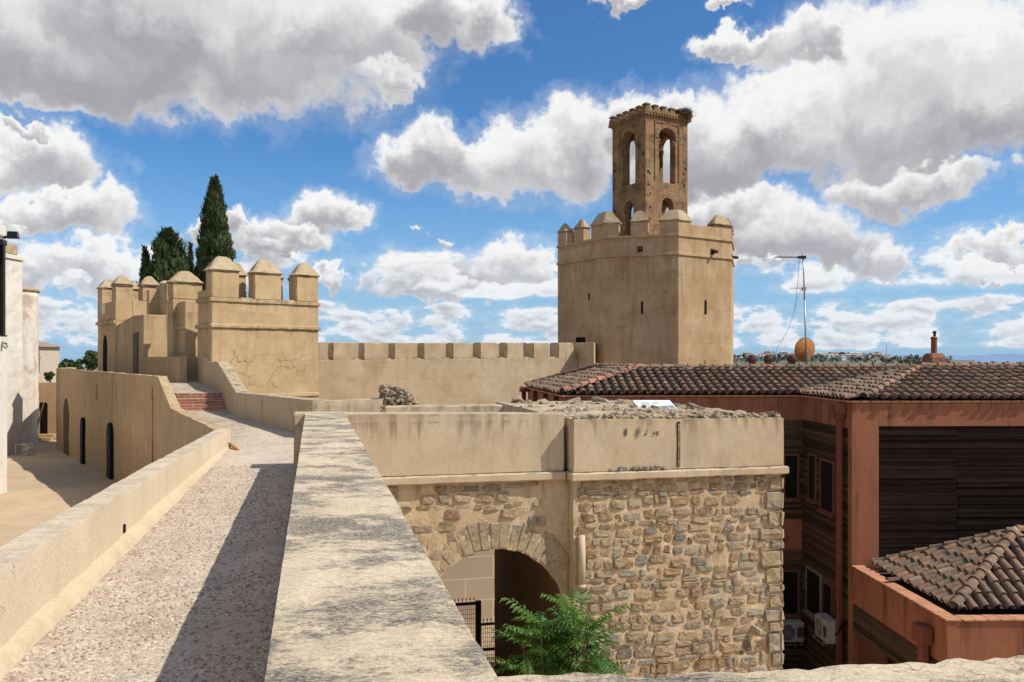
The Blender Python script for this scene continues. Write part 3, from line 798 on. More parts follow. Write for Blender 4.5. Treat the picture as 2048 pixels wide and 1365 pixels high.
def hill_town():
    rng = random.Random(11)
    # the ridge across the river
    mb = MB(); n = 90; rows = []
    def top(px):
        t = max(0, min(1, (px - 1380) / 160)) * max(0, min(1, (1890 - px) / 190))
        return 9.0 * t ** .8 + 1.2 * noise.noise(Vector((px * .02, 2, 0)))
    for i in range(n + 1):
        px = 1330 + 620 * i / n
        h = max(-14, top(px))
        rows.append([P(px, 748, 1250), P(px, 735 - .5 * h, 1350), P(px, 720 - h + 1.5, 1550), P(px, 720 - h + .6, 1700), P(px, 745, 2100)])
    vs = [v for r in rows for v in r]; fs = []
    for i in range(n):
        for k in range(4): fs.append((i * 5 + k, (i + 1) * 5 + k, (i + 1) * 5 + k + 1, i * 5 + k + 1))
    mb.add(vs, fs, smooth=True)
    tag(mb.build('hills', M['hill']), kind='structure')
    cols = [(.68, .67, .66), (.58, .52, .46), (.72, .70, .67), (.50, .40, .33), (.62, .60, .57)]
    roofs = [(.36, .22, .16), (.42, .30, .24), (.46, .44, .42)]
    spots = []
    for k in range(64):
        px = rng.choice([rng.uniform(1485, 1620), rng.uniform(1640, 1780), rng.uniform(1470, 1800)])
        spots.append((px, rng.uniform(-1.0, 7.5)))
    for k, (px, dy) in enumerate(sorted(spots)):
        h = top(px); py = 720 - h + dy * 1.35 + 2.0
        Y = 1540 - dy * 14
        p = P(px, py, Y); w = rng.uniform(6, 15); hh = rng.uniform(5, 9.5); dp = 9
        m = MB(); fr = frame(p.x, p.y, rng.uniform(-25, 25), p.z)
        c = rng.choice(cols)
        m.box(fr, -w / 2, w / 2, 0, dp, -8, hh, c)
        rc = rng.choice(roofs)
        m.add([fr(-w / 2 - .4, -.4, hh), fr(w / 2 + .4, -.4, hh), fr(w / 2 + .4, dp + .4, hh), fr(-w / 2 - .4, dp + .4, hh), fr(-w / 2, dp / 2, hh + 1.8), fr(w / 2, dp / 2, hh + 1.8)],
              [(0, 1, 5, 4), (2, 3, 4, 5), (0, 4, 3), (1, 2, 5)], rc)
        for q in range(max(1, int(w / 4))):
            x = -w / 2 + 2 + q * 4
            m.quad(fr(x, -.05, hh * .45), fr(x + 1.3, -.05, hh * .45), fr(x + 1.3, -.05, hh * .75), fr(x, -.05, hh * .75), (.14, .14, .15))
        o = m.build('hillside_house', M['far_house'])
        tag(o, 'small pale house among trees on the far hillside', 'house', 'pale houses on the far hillside')
    # wooded slope as one mass
    m = MB(); pts = []
    for k in range(300):
        px = rng.uniform(1400, 1900); h = top(px)
        dy = rng.uniform(-.5, 13); py = 720 - h + dy + 1
        if 1490 < px < 1790 and rng.random() < .45 and dy < 8: continue
        p = P(px, py, 1530 - dy * 15); r = rng.uniform(3, 8)
        pts = clump_points(rng, p + Vector((0, 0, r * .5)), r, 9, .75)
        leaf_cloud(m, rng, pts, 3.0, var=.3)
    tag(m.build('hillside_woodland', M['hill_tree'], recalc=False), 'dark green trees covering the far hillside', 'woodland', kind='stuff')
    m = MB()
    for k in range(700):
        px = rng.uniform(1640, 2300); py = rng.uniform(724.5, 738)
        Y = 42 * F / (py - HY); Y = min(Y, 12000)
        p = Vector(((px - CX) / F * Y, Y, -42)); r = Y * .0016
        pts = clump_points(rng, p + Vector((rng.uniform(-4, 4) * r, 0, r * .4)), r, 5, .5)
        leaf_cloud(m, rng, pts, r * .9, var=.25)
    tag(m.build('plain_woodland', M['hill_tree'], recalc=False), 'scattered dark trees over the flat plain', 'woodland', kind='stuff')
    for (px, py, r, name_l) in ((1695, 711, 11.5, 'broad dark pine standing highest on the far hill'), (1661, 712, 6.5, 'small round dark tree left of the broad pine on the far hill')):
        t = thing('hilltop_tree', name_l, 'tree', P(px, py + 6, 1520))
        m = MB(); b = P(px, py + 7, 1520); m.tube([b, b + Vector((0, 0, 8))], .8, 6); m.build('trunk', M['bark'], t)
        m = MB(); leaf_cloud(m, rng, [q for j in range(7) for q in clump_points(rng, P(px + rng.uniform(-1, 1) * r * .8, py + rng.uniform(-3, 2.5), 1520), r * .42, 60, .6)], 1.6, var=.3); m.build('crown', M['hill_tree'], t, recalc=False)
    # the lattice mast on the plain
    m = MB(); b = P(1773, 724, 4000); tp = P(1773, 690, 4000)
    m.tube([b, tp], 1.7, 4, r2=.9)
    tag(m.build('radio_mast', M['steel']), 'thin grey radio mast rising from the distant plain', 'mast')
hill_town()

# ------------------------------------------------------------------ the wall walk
H = 1.6
vCW, vCB = 12.43, 12.93            # arched gate wall: front and back of its parapet
def leg2(px, py, Y): return P(px, py, Y)
R2a = Vector((-4.04, 16.9)); R2k = Vector((-7.18, 21.5)); R2t = Vector((-8.87, 24.9)); R2e = Vector((-11.55, 30.2))
A0 = Vector((-5.35, 15.35)); A1 = Vector((-8.86, 21.8)); A2 = Vector((-10.55, 24.95)); A3 = Vector((-21.9, 40.0)); A4 = Vector((-22.9, 43.2))

def walkway():
    mb = MB()
    # gravel walk: leg one, the platform over the gate, leg two with its gentle rise
    def strip(rows):
        n = len(rows[0]); vs = [p for r in rows for p in r]; fs = []
        for i in range(len(rows) - 1):
            for k in range(n - 1): fs.append((i * n + k, i * n + k + 1, (i + 1) * n + k + 1, (i + 1) * n + k))
        mb.add(vs, fs, smooth=True)
    rows = []
    for i in range(120):
        v = -3 + 15.6 * i / 119; r = []
        for k in range(13):
            u = -1.70 + 1.75 * k / 12
            p = W(u, v, -H); p.z += noise.fractal(p * 1.3, 1, 2, 4) * .010 - .0
            r.append(p)
        rows.append(r)
    strip(rows)
    rows = []
    for i in range(40):
        v = 12.6 + 5.0 * i / 39; r = []
        for k in range(20):
            u = -1.75 + 5.6 * k / 19
            p = W(u, v, -H); p.z += noise.fractal(p * 1.3, 1, 2, 4) * .010
            r.append(p)
        rows.append(r)
    strip(rows)
    rows = []
    L0, L1 = Vector((-5.5, 15.2)), Vector((-10.15, 24.0)); Q0, Q1 = Vector((-3.6, 16.0)), Vector((-8.25, 23.55))
    for i in range(50):
        f = i / 49; a = L0.lerp(L1, f); b = Q0.lerp(Q1, f); r = []
        for k in range(10):
            q = a.lerp(b, k / 9); p = Vector((q.x, q.y, -H + .002 + .20 * max(0, (f - .15) / .85))); p.z += noise.fractal(p * 1.3, 1, 2, 4) * .010
            r.append(p)
        rows.append(r)
    strip(rows)
    tag(mb.build('walkway', M['pebble'], merge=False), kind='structure')
    mb = MB(); rows = []
    for i in range(24):
        f = i / 23; a = Vector((-9.9, 23.7)).lerp(Vector((-14.5, 31.5)), f); b = Vector((-8.3, 24.3)).lerp(Vector((-11.6, 31.0)), f)
        rows.append([Vector((*a.lerp(b, k / 5), -.955 + .27 * f)) for k in range(6)])
    vs = [p for r in rows for p in r]; fs = [(i * 6 + k, i * 6 + k + 1, (i + 1) * 6 + k + 1, (i + 1) * 6 + k) for i in range(23) for k in range(5)]
    mb.add(vs, fs, smooth=True)
    tag(mb.build('upper_landing', M['pebble'], merge=False), kind='structure')
    # the walk stands on solid masonry
    mb = MB()
    mb.prism([W(-1.68, -3, 0).xy, W(-.05, -3, 0).xy, W(-.05, 12.5, 0).xy, W(-1.68, 12.5, 0).xy], -4.5, -1.65)
    mb.build('walkway_core', M['tan_court'])['kind'] = 'structure'
walkway()

def pebbles():
    rng = random.Random(52); mb = MB()
    cols = [(.50, .36, .26), (.58, .45, .34), (.42, .31, .23), (.36, .29, .24), (.62, .52, .42), (.46, .30, .22)]
    for k in range(13000):
        v = 1.6 + 11.5 * rng.random() ** 1.55; u = rng.uniform(-1.50, -.14)
        if noise.noise(Vector((u * 1.6, v * 1.1, 2))) < -.25 and rng.random() < .7: continue
        p = W(u, v, -H); p.z += noise.fractal(p * 1.3, 1, 2, 4) * .010
        r = rng.choice((.006, .008, .010, .013)) * rng.uniform(.8, 1.2); a = rng.uniform(0, 6.28); ca, sa = math.cos(a), math.sin(a); e = rng.uniform(.6, 1)
        c = rng.choice(cols); q = rng.uniform(.75, 1.2)
        vs = [Vector((p.x + ca * w.x * r - sa * w.y * r * e, p.y + sa * w.x * r + ca * w.y * r * e, p.z + w.z * r * .55 + r * .12)) for w in ICO1_V]
        mb.add(vs, ICO1_F, (c[0] * q, c[1] * q, c[2] * q), 0, True)
    o = mb.build('pebbles', M['pebble_stone'], merge=False, recalc=False)
    tag(o, 'small brown and grey pebbles set in the pale concrete of the wall walk', 'pebbles', kind='stuff')
pebbles()

def steps():
    t = thing('brick_steps', 'short flight of red brick steps climbing the wall walk', 'steps', (-9, 23.4, -1.4))
    d = (Vector((-9.9, 23.7)) - Vector((-9.0, 21.9))).normalized()
    d = Vector((-.47, .883)); r = Vector((.98, .20))
    o = Vector((-9.22, 22.88))
    for k in range(3):
        mb = MB(); a = o + d * (.38 * k) ; b = a + r * 1.42; c = b + d * (1.4 - .38 * k); e = a + d * (1.4 - .38 * k)
        mb.prism([tuple(a), tuple(b), tuple(c), tuple(e)], -1.6, -1.405 + .15 * (k + 1))
        mb.build('step', M['step_brick'], t, bevel=.012)
steps()

def walls():
    # near wall on the right of the walk
    mb = MB()
    sweep_wall(mb, [W(.16, -2.5, 0).xy, W(.16, 1, 0).xy, W(.16, 5, 0).xy, W(.16, 12.42, 0).xy], [-.78] * 4, [-8.0] * 4, .28, .285, step=.05, amp=.011, wear=.05, freq=3.0, ntop=22)
    tag(mb.build('parapet_wall', M['near_wall'], smooth=True, merge=False, recalc=True), 'thick plastered wall with black lichen on its flat top, running from the foreground beside the walk', 'wall')
    # parapet crossing the bottom right corner
    mb = MB()
    a = Vector((.30, 1.86)); b = Vector((.77, 1.90)); c = Vector((2.6, 2.12))
    sweep_wall(mb, [(-.06, 1.875), (.71, 1.925), (1.4, 2.02), (3.4, 2.28)], [-.822, -.822, -.822, -.82], [-4] * 4, .27, .5, step=.035, amp=.014, wear=.03, freq=5.0, ntop=16)
    tag(mb.build('corner_parapet', M['near_wall'], smooth=True, merge=False), 'rough pale wall top crossing the bottom right corner of the view', 'wall')
    # parapet on the left of the walk
    mb = MB()
    sweep_wall(mb, [W(-1.72, -3, 0).xy, W(-1.725, 4, 0).xy, W(-1.70, 10, 0).xy, tuple(A0)], [-1.08, -1.10, -1.18, -1.275], [-4.5] * 4, .11, .12, step=.09, amp=.009, wear=.012, ntop=9)
    t = thing('walk_parapet', 'low cream parapet along the left edge of the gravel walk', 'parapet', W(-1.72, 4, -1.6))
    mb.build('wall', M['left_parapet'], t, smooth=True, merge=False)
    mb = MB(); rows = []
    for i in range(140):
        f = i / 139; v = -2 + 17.9 * f; uw = -1.605 + (.06 * f)
        w = .075 + .02 * noise.noise(Vector((v * .9, 0, 0))) + .02 * noise.noise(Vector((v * 5, 3, 0)))
        rows.append([W(uw - .03, v, -H + .10 + .02 * noise.noise(Vector((v * 3, 5, 0)))), W(uw + .025, v, -H + .075), W(uw + w * .7, v, -H + .035 + .012 * noise.noise(Vector((v * 6, 9, 0)))), W(uw + w, v, -H - .012)])
    vs = [p for r in rows for p in r]; fs = [(i * 4 + k, i * 4 + k + 1, (i + 1) * 4 + k + 1, (i + 1) * 4 + k) for i in range(139) for k in range(3)]
    mb.add(vs, fs, smooth=True); mb.build('mortar_fillet', M['fillet'], t, merge=False, recalc=False)
    mb = MB(); mb.lathe(Vector((0, 0, 0)), [(.001, -.02), (.035, -.02), (.035, .02), (.001, .02)], 8)
    # drain hole and broken drain pipe
    p = W(-1.574, 7.72, -1.48)
    mb = MB(); mb.box(W, -1.60, -1.578, 7.70, 7.73, -1.49, -1.42); mb.build('drain_hole', M['slit'], t)
    mb = MB(); mb.tube([P(459, 889, 15.1), P(466, 892, 14.9), P(476, 899, 14.6)], .035, 8); mb.build('drain_spout', flat_mat('drain_clay', (.46, .27, .13), .8), t)
    # courtyard wall: left side of leg two, rising beside the steps, then running down the courtyard
    t = thing('courtyard_wall', 'tall stained ochre wall with narrow arched openings above the sandy courtyard', 'wall', (A2.x, A2.y, -4.3))
    mb = MB()
    cA = [A0 + Vector((-.05, -.02)), A1, A2, A2 + (A3 - A2) * .35, A3, A4]
    sweep_wall(mb, [tuple(p) for p in cA], [-1.28, -1.28, -.50, -.47, -.40, -.40], [-4.5] * 6, .14, .13, step=.2, amp=.02, wear=.03, ntop=6)
    mb.build('wall', M['tan_court'], t, smooth=True, merge=False)
    # openings in it: two dark arched windows and a doorway
    d = (A3 - A2).normalized(); ang = math.degrees(math.atan2(d.y, d.x))
    CW = frame(A2.x, A2.y, ang)
    def arched_panel(s, hw, z0, z1, v, dep, mb, n=10, lean=0):
        pts = [(s - hw, z0), (s + hw, z0)] + [(s + hw * math.cos(math.pi * k / n), z1 - hw * 1.2 + hw * 1.2 * math.sin(math.pi * k / n)) for k in range(n + 1)]
        f = [CW(a, v, b) for a, b in pts]; bk = [CW(a, v + dep, b) for a, b in pts]
        m_ = len(pts)
        mb.add(f + bk, [tuple(range(m_)), tuple(reversed(range(m_, 2 * m_)))] + [(i, m_ + i, m_ + (i + 1) % m_, (i + 1) % m_) for i in range(m_)])
    s_of = lambda Y: (Y - A2.y) / d.y
    for k, (Y, hw, z0, z1) in enumerate(((30.1, .30, -4.42, -2.33), (34.3, .24, -4.3, -2.43))):
        fr_ = MB(); arched_panel(s_of(Y), hw + .045, z0 - .02, z1 + .05, .14, .10, fr_)
        w_ = fr_.build('window', M['green_dark'], t)
        w_['label'] = ('taller nearer dark arched window', 'smaller farther dark arched window')[k]
        p_ = MB(); arched_panel(s_of(Y), hw, z0, z1, .235, .02, p_); p_.build('pane', M['green_dark'], w_)
        b_ = MB()
        for j in range(1, 4):
            zz = z0 + (z1 - z0) * j / 4
            b_.box(CW, s_of(Y) - hw, s_of(Y) + hw, .253, .262, zz - .010, zz + .010)
        b_.box(CW, s_of(Y) - .012, s_of(Y) + .012, .2531, .2615, z0, z1 - .02)
        b_.build('bars', M['metal_dark'], w_)
    mb = MB(); arched_panel(s_of(37.7), .62, -4.3, -1.75, .10, .075, mb); mb.build('doorway', flat_mat('door_shadow', (.10, .065, .038), .9), t)
    for (px, y0, y1, Y) in ((312, 775, 925, 25.4), (203, 770, 800, 32.2)):
        s = s_of(Y); mb = MB(); mb.tube([CW(s, .16, (HY - y0) / F * Y), CW(s, .16, (HY - y1) / F * Y)], .02, 6); mb.box(CW, s - .08, s + .02, .14, .22, (HY - y0) / F * Y - .36, (HY - y0) / F * Y - .30); mb.build('cable', M['tan_court'], t)
    # right parapet of leg two, sloping up beside the steps
    t = thing('stair_parapet', 'tan parapet right of the brick steps with a steep sloping coping', 'parapet', (R2k.x, R2k.y, -1.5))
    mb = MB()
    pth = [R2a, R2k, R2t, R2e]
    sweep_wall(mb, [tuple(p) for p in pth], [-.835, -.85, -.06, -.06], [-4.5] * 4, .01, .33, step=.16, amp=.010, wear=.012, ntop=6)
    mb.build('wall', M['tan_stair'], t, smooth=True, merge=False)
    mb = MB(); dd = (R2e - R2t).normalized(); nn = Vector((dd.y, -dd.x))
    s = R2t.lerp(R2e, .60); e = R2e
    mb.prism([tuple(s - nn * .012), tuple(s + nn * .5), tuple(e + nn * .5), tuple(e - nn * .012)], -1.2, .12)
    mb.build('raised_block', M['tan_stair'], t, bevel=.02)
    # parapet at the back of the platform over the gate
    mb = MB()
    sweep_wall(mb, [W(-.02, 17.45, 0).xy, W(1.40, 17.45, 0).xy], [-.85, -.82], [-1.9] * 2, .30, .10, step=.15, amp=.01, wear=.02)
    tag(mb.build('platform_parapet', M['tan_pale'], smooth=True, merge=False), 'short pale parapet behind the gate wall, ending at the rubble stump', 'parapet')
walls()

def rubble_stub():
    rng = random.Random(5); t = MB()
    o = W(1.36, 17.45, -.85)
    fr = frame(o.x, o.y, 13.5)
    core = [(0, -1.02), (.03, -.57), (.33, -.58), (.52, -.66), (.68, -.80), (.80, -.94), (.84, -1.02)]
    pts = [fr(a, 0, b) for a, b in core] + [fr(a, .5, b) for a, b in core]; n = len(core)
    t.add(pts, [tuple(range(n)), tuple(reversed(range(n, 2 * n)))] + [(i, (i + 1) % n, n + (i + 1) % n, n + i) for i in range(n)], (.13, .11, .085))
    def topz(a):
        for (x0, z0), (x1, z1) in zip(core[:-1], core[1:]):
            if x0 <= a <= x1 and x1 > x0: return z0 + (z1 - z0) * (a - x0) / (x1 - x0)
        return -1
    for k in range(300):
        a = rng.uniform(0, .82); tz = topz(a); z = -1.02 + (tz + 1.04) * rng.random() if rng.random() < .7 else tz
        c = rng.choice(STONES); q = rng.uniform(.55, 1.15)
        s = rng.uniform(.025, .065)
        rock(t, rng, fr(a, rng.uniform(-.05, .03) if z < tz - .03 else rng.uniform(0, .5), z), s * 1.4, s * 1.1, s * .75, tuple(x * q for x in c), lo=s < .05)
    tag(t.build('rubble_stump', M['rubble'], merge=False, recalc=False), 'jagged stump of broken rubble masonry on the wall behind the gate', 'ruin')
    mb = MB(); mb.box(W, 1.42, 4.3, 17.0, 17.5, -1.9, -.955)
    tag(mb.build('low_kerb', M['tan_pale'], bevel=.02, cut=.3, rough=.008), 'low plastered kerb between the rubble stump and the ruined tower top', 'kerb')
rubble_stub()
# ------------------------------------------------------------------ the arched gate wall and the ruined stone tower
AC, AR, AS = 2.72, 1.157, -4.08
def gate_wall():
    rng = random.Random(21)
    t = thing('gate_wall', 'stone gate wall with a round arch under a pale plastered parapet', 'wall', W(2.0, 12.5, -7.3))
    mb = MB(); mb.box(W, -.28, 3.83, 12.43, 12.93, -1.75, -.80)
    # slightly falling top
    for i in (5, 6): pass
    mb.v[5].z = mb.v[6].z = -.855; mb.v[4].z = mb.v[7].z = -.785
    mb.build('parapet', M['tan_pale'], t, bevel=.014, seg=2, cut=.16, rough=.008, freq=3, smooth=True)
    mb = MB(); mb.box(W, .30, 3.84, 12.36, 12.60, -1.875, -1.752)
    mb.build('ledge', M['tan_pale'], t, bevel=.018, cut=.2, rough=.01, freq=4, smooth=True)
    mb = MB(); mb.box(W, -.28, -.12, 12.43, 12.9, -4, -1.752); mb.build('wall_end', M['tan_stair'], t)
    mb = MB()
    arch_wall(mb, W, .30, 3.86, -7.6, -1.86, 0, [])
    mb = MB()
    f2 = lambda u, v, z: W(u, v + 12.47, z)
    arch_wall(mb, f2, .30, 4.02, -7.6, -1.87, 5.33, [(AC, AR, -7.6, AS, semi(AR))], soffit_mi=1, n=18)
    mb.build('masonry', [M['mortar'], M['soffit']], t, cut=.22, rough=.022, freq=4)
    mb = MB()
    def pt(s, z, o): return W(s, 12.470 - o, z)
    def ok(s, z): return math.hypot(s - AC, z - AS) > 1.66 and (z > AS or abs(s - AC) > 1.3) and not (s > 3.35 and rng.random() < .75) and s < 3.7
    stone_face(mb, rng, pt, .45, 3.85, -4.6, -1.93, ok, cover=.66, hmax=.21, wmax=.38, tint=1.2)
    mb.build('field_stones', M['stone'], t, merge=False, recalc=False)
    mb = MB(); n = 27
    for k in range(n):
        a0 = math.pi * (k + .02 + rng.uniform(-.1, .06)) / n; a1 = math.pi * (k + .97 + rng.uniform(-.06, .1)) / n
        if math.degrees(a1) < 18: continue
        r0 = AR - .012 + rng.uniform(-.012, .02); r1 = 1.57 + rng.uniform(-.09, .07); pr = .004 + rng.uniform(0, .016)
        base = rng.choice([(.54, .43, .285), (.50, .40, .27), (.47, .39, .28), (.55, .43, .28)]); q = rng.uniform(.8, 1.1)
        m_ = 5; outer = []; face = []
        for (a, rr) in ((a0, r0), (a1, r0), (a1, (r0 + r1) / 2), (a1, r1), (a0, r1), (a0, (r0 + r1) / 2)):
            aa = a + rng.uniform(-.008, .008); r_ = rr + rng.uniform(-.01, .01)
            outer.append(pt(AC + r_ * math.cos(aa), AS + r_ * math.sin(aa), -.02))
            cm = (a0 + a1) / 2; ra = (r0 + r1) / 2
            a_ = cm + (aa - cm) * .80; r2 = ra + (r_ - ra) * .88
            face.append(pt(AC + r2 * math.cos(a_), AS + r2 * math.sin(a_), pr + rng.uniform(-.012, .012)))
        mb.add(outer + face, [(6, 7, 8, 9, 10, 11)] + [(i, (i + 1) % 6, 6 + (i + 1) % 6, 6 + i) for i in range(6)], tuple(x * q for x in base))
    mb.build('arch_ring', M['stone'], t, merge=False)
gate_wall()

def bastion():
    rng = random.Random(33)
    t = thing('ruined_tower', 'square tower of rough field stones with a plastered band and broken rubble top', 'tower', W(5.7, 12.3, -7.3))
    mb = MB(); mb.box(W, 3.90, 7.54, 12.2, 17.8, -1.75, -.93)
    mb.v[4].z = -.925; mb.v[5].z = -.955
    mb.build('plaster_band', M['tan_pale'], t, bevel=.014, seg=2, cut=.17, rough=.008, freq=3, smooth=True)
    mb = MB(); mb.box(W, 3.86, 7.60, 12.13, 12.5, -1.875, -1.752); mb.box(W, 7.40, 7.60, 12.5, 17.8, -1.875, -1.752)
    mb.build('ledge', M['tan_pale'], t, bevel=.018, cut=.2, rough=.012, freq=4, smooth=True)
    mb = MB(); mb.prism([tuple(W(*q, 0).xy) for q in ((3.92, 12.25), (7.52, 12.25), (7.52, 17.8), (4.15, 17.8), (4.15, 12.44), (3.92, 12.44))], -10.8, -1.87)
    mb.build('masonry', M['mortar'], t, cut=.16, rough=.03, freq=4)
    mb = MB()
    def pt(s, z, o): return W(s, 12.247 - o, z)
    def ok(s, z): return not (s < 4.2 and z < -3.5 and rng.random() < .6)
    stone_face(mb, rng, pt, 3.95, 7.28, -5.6, -1.92, ok, cover=.98, hmin=.08, hmax=.20, wmin=.11, wmax=.40, tint=1.28)
    # larger squared quoins on the right corner
    z = -5.6; k = 0
    while z < -1.95:
        h = rng.uniform(.14, .36); w = rng.uniform(.16, .34) if k % 2 else rng.uniform(.26, .46)
        base = rng.choice([(.42, .37, .29), (.46, .37, .26), (.50, .38, .24), (.35, .31, .25), (.52, .39, .23)])
        cs, cz = 7.545 - w / 2, z + h / 2
        o, f = [], []
        for (x, y) in ((-1, -1), (-.2, -1), (.6, -1), (1, -1), (1, 0), (1, 1), (.4, 1), (-.3, 1), (-1, 1), (-1, .1)):
            xx, yy = cs + x * w / 2 * rng.uniform(.93, 1.0), cz + y * (h - .025) / 2 * rng.uniform(.9, 1)
            o.append(pt(xx, yy, -.02)); f.append(pt(cs + (xx - cs) * .9, cz + (yy - cz) * .86, .035 + rng.uniform(-.012, .02)))
        mb.add(o + f, [tuple(range(10, 20))] + [(i, (i + 1) % 10, 10 + (i + 1) % 10, 10 + i) for i in range(10)], base)
        o2 = [W(7.50, 12.2, z + .01), W(7.50, 12.2 + w, z + .01), W(7.50, 12.2 + w, z + h - .02), W(7.50, 12.2, z + h - .02)]
        f2 = [W(7.555 + rng.uniform(-.015, .02), 12.235, z + .03), W(7.555, 12.17 + w, z + .03), W(7.555, 12.17 + w, z + h - .05), W(7.555 + rng.uniform(-.015, .02), 12.235, z + h - .05)]
        mb.add(o2 + f2, [(4, 5, 6, 7)] + [(i, (i + 1) % 4, 4 + (i + 1) % 4, 4 + i) for i in range(4)], base)
        z += h; k += 1
    rock(mb, rng, W(7.02, 12.2, -4.42), .13, .07, .09, (.55, .50, .42))
    mb.build('field_stones', M['stone'], t, merge=False, recalc=True)
    # broken top: uneven bed and loose stones
    mb = MB(); nu, nv = 46, 56; g = []
    def hz(u, v):
        return -.965 + .055 * noise.fractal(Vector((u * 1.7, v * 1.7, 0)), 1, 2, 5) + .035 * abs(noise.noise(Vector((u * 6, v * 6, 3)))) - (.05 if u > 7.3 else 0)
    for i in range(nv + 1):
        for j in range(nu + 1):
            u = 3.93 + 3.58 * j / nu; v = 12.23 + 5.55 * i / nv
            g.append(W(u, v, hz(u, v)))
    fs = [(i * (nu + 1) + j, i * (nu + 1) + j + 1, (i + 1) * (nu + 1) + j + 1, (i + 1) * (nu + 1) + j) for i in range(nv) for j in range(nu)]
    mb.add(g, fs, (.30, .24, .165))
    for k in range(1500):
        u = rng.uniform(3.95, 7.5); v = 12.27 + 5.5 * rng.random() ** 1.35
        s = rng.choice([.02, .02, .025, .03, .035, .045, .06]) * rng.uniform(.7, 1.2)
        c = rng.choice(STONES); q = rng.uniform(.6, 1.2)
        rock(mb, rng, W(u, v, hz(u, v) + s * .12), s * 1.4, s * 1.1, s * .62, tuple(x * q for x in c), lo=s < .045, jag=.5)
    for k in range(150):
        u = rng.uniform(3.95, 7.5); s = rng.uniform(.035, .075); c = rng.choice(STONES); q = rng.uniform(.6, 1.1)
        rock(mb, rng, W(u, 12.30 + rng.uniform(0, .08), -.93 + rng.uniform(-.02, .03)), s * 1.4, s * .8, s * .55, tuple(x * q for x in c), jag=.5)
    for (u, v, s) in ((6.2, 17.3, .20), (6.5, 16.6, .17), (7.0, 15.2, .16), (7.25, 14.0, .14), (7.3, 13.2, .13), (4.3, 17.4, .15), (4.9, 17.5, .17), (5.5, 17.3, .16), (7.1, 14.6, .15), (6.8, 16.0, .14)):
        c = rng.choice(STONES); rock(mb, rng, W(u, v, hz(u, v) + .02), s * 1.5, s, s * .55, tuple(x * .8 for x in c))
    o = mb.build('rubble_top', M['rubble'], t, merge=False, recalc=False); o['kind'] = 'stuff'
    mb = MB(); mb.box(W, 5.635, 5.685, 12.190, 12.24, -1.70, -.99); mb.build('brick_slot', M['slit'], t)
    mb = MB()
    for k in range(13):
        mb.box(W, 5.648, 5.672 + rng.uniform(-.006, .012), 12.186, 12.25, -1.69 + k * .052, -1.642 + k * .052, (.24, .12, .07))
    mb.box(W, 5.636, 5.648, 12.192, 12.2, -1.69, -1.0, (.2, .085, .05)); mb.build('slot_bricks', M['rubble'], t)
    mb = MB(); mb.tube([W(4.03, 12.19, -2.72), W(4.035, 12.18, -3.1), W(4.03, 12.19, -3.48)], .058, 10); mb.lathe(W(4.03, 12.19, -3.53), [(.065, 0), (.075, .03), (.06, .06)], 10)
    mb.build('downpipe', M['tan_pale'], t)
    mb = MB()
    for k in range(60):
        u = 4.45 + rng.betavariate(2, 2) * 1.0; s = rng.uniform(.012, .032)
        rock(mb, rng, W(u, 12.185, -1.735 + rng.uniform(0, .05)), s * 1.6, s, s, (.30, .25, .18), lo=True, jag=.6)
    mb.build('mortar_remains', M['rubble'], t, merge=False, recalc=False)['kind'] = 'stuff'
    scm = flat_mat('scar_black', (.17, .125, .085), .95, .05, 0, .8, 40)
    for k in range(11):
        mb = MB(); u = 4.68 + rng.random() * .65; z = -1.13 - rng.random() * .10; l = rng.uniform(.02, .12) * (1 if u < 5 else .6); w = rng.uniform(.010, .034)
        n = 7; q = []
        for j in range(n):
            a = 2 * math.pi * j / n; q.append(W(u + w * math.cos(a) * rng.uniform(.5, 1.2), 12.1895 - .0004 * k, z + l * (math.sin(a)) * rng.uniform(.6, 1.1)))
        mb.add(q, [tuple(range(n))]); mb.build('plaster_scar', scm, t, merge=False)
bastion()

def info_sign():
    t = thing('information_sign', 'white tilted information board lying on the rubble tower top', 'sign', (2.8, 16.2, -1.1))
    A, B, C, D = Vector((2.46, 15.85, -.972)), Vector((3.20, 15.85, -.972)), Vector((3.15, 16.5, -.805)), Vector((2.405, 16.5, -.805))
    n = (B - A).cross(D - A).normalized()
    mb = MB(); mb.hexa([p - n * .02 for p in (A, B, C, D)], [A, B, C, D]); mb.build('panel', M['sign'], t, bevel=.004)
    def q(u0, u1, v0, v1, k=1):
        f = lambda u, v: A.lerp(B, u).lerp(D.lerp(C, u), v) + n * .003 * k
        return [f(u0, v0), f(u1, v0), f(u1, v1), f(u0, v1)]
    mb = MB(); rng = random.Random(2)
    for (x0, x1) in ((.16, .42), (.46, .66)):
        for k in range(9):
            v = .80 - k * .065
            if x0 > .4 and k > 3: continue
            mb.quad(*q(x0, x1 - rng.uniform(0, .05), v, v + .022))
    mb.quad(*q(.08, .11, .80, .90)); mb.build('text_block', M['sign_ink'], t, recalc=False)
    mb = MB(); mb.quad(*q(.62, .80, .12, .44)); mb.quad(*q(.82, .96, .2, .48)); mb.quad(*q(.55, .59, .3, .42)); mb.build('picture', M['sign_pic'], t, recalc=False)
    mb = MB()
    for x in (2.55, 3.05): mb = MB(); mb.tube([Vector((x, 16.3, -1.15)), Vector((x, 16.3, -.875))], .025, 8); mb.build('post', M['metal_dark'], t)
info_sign()

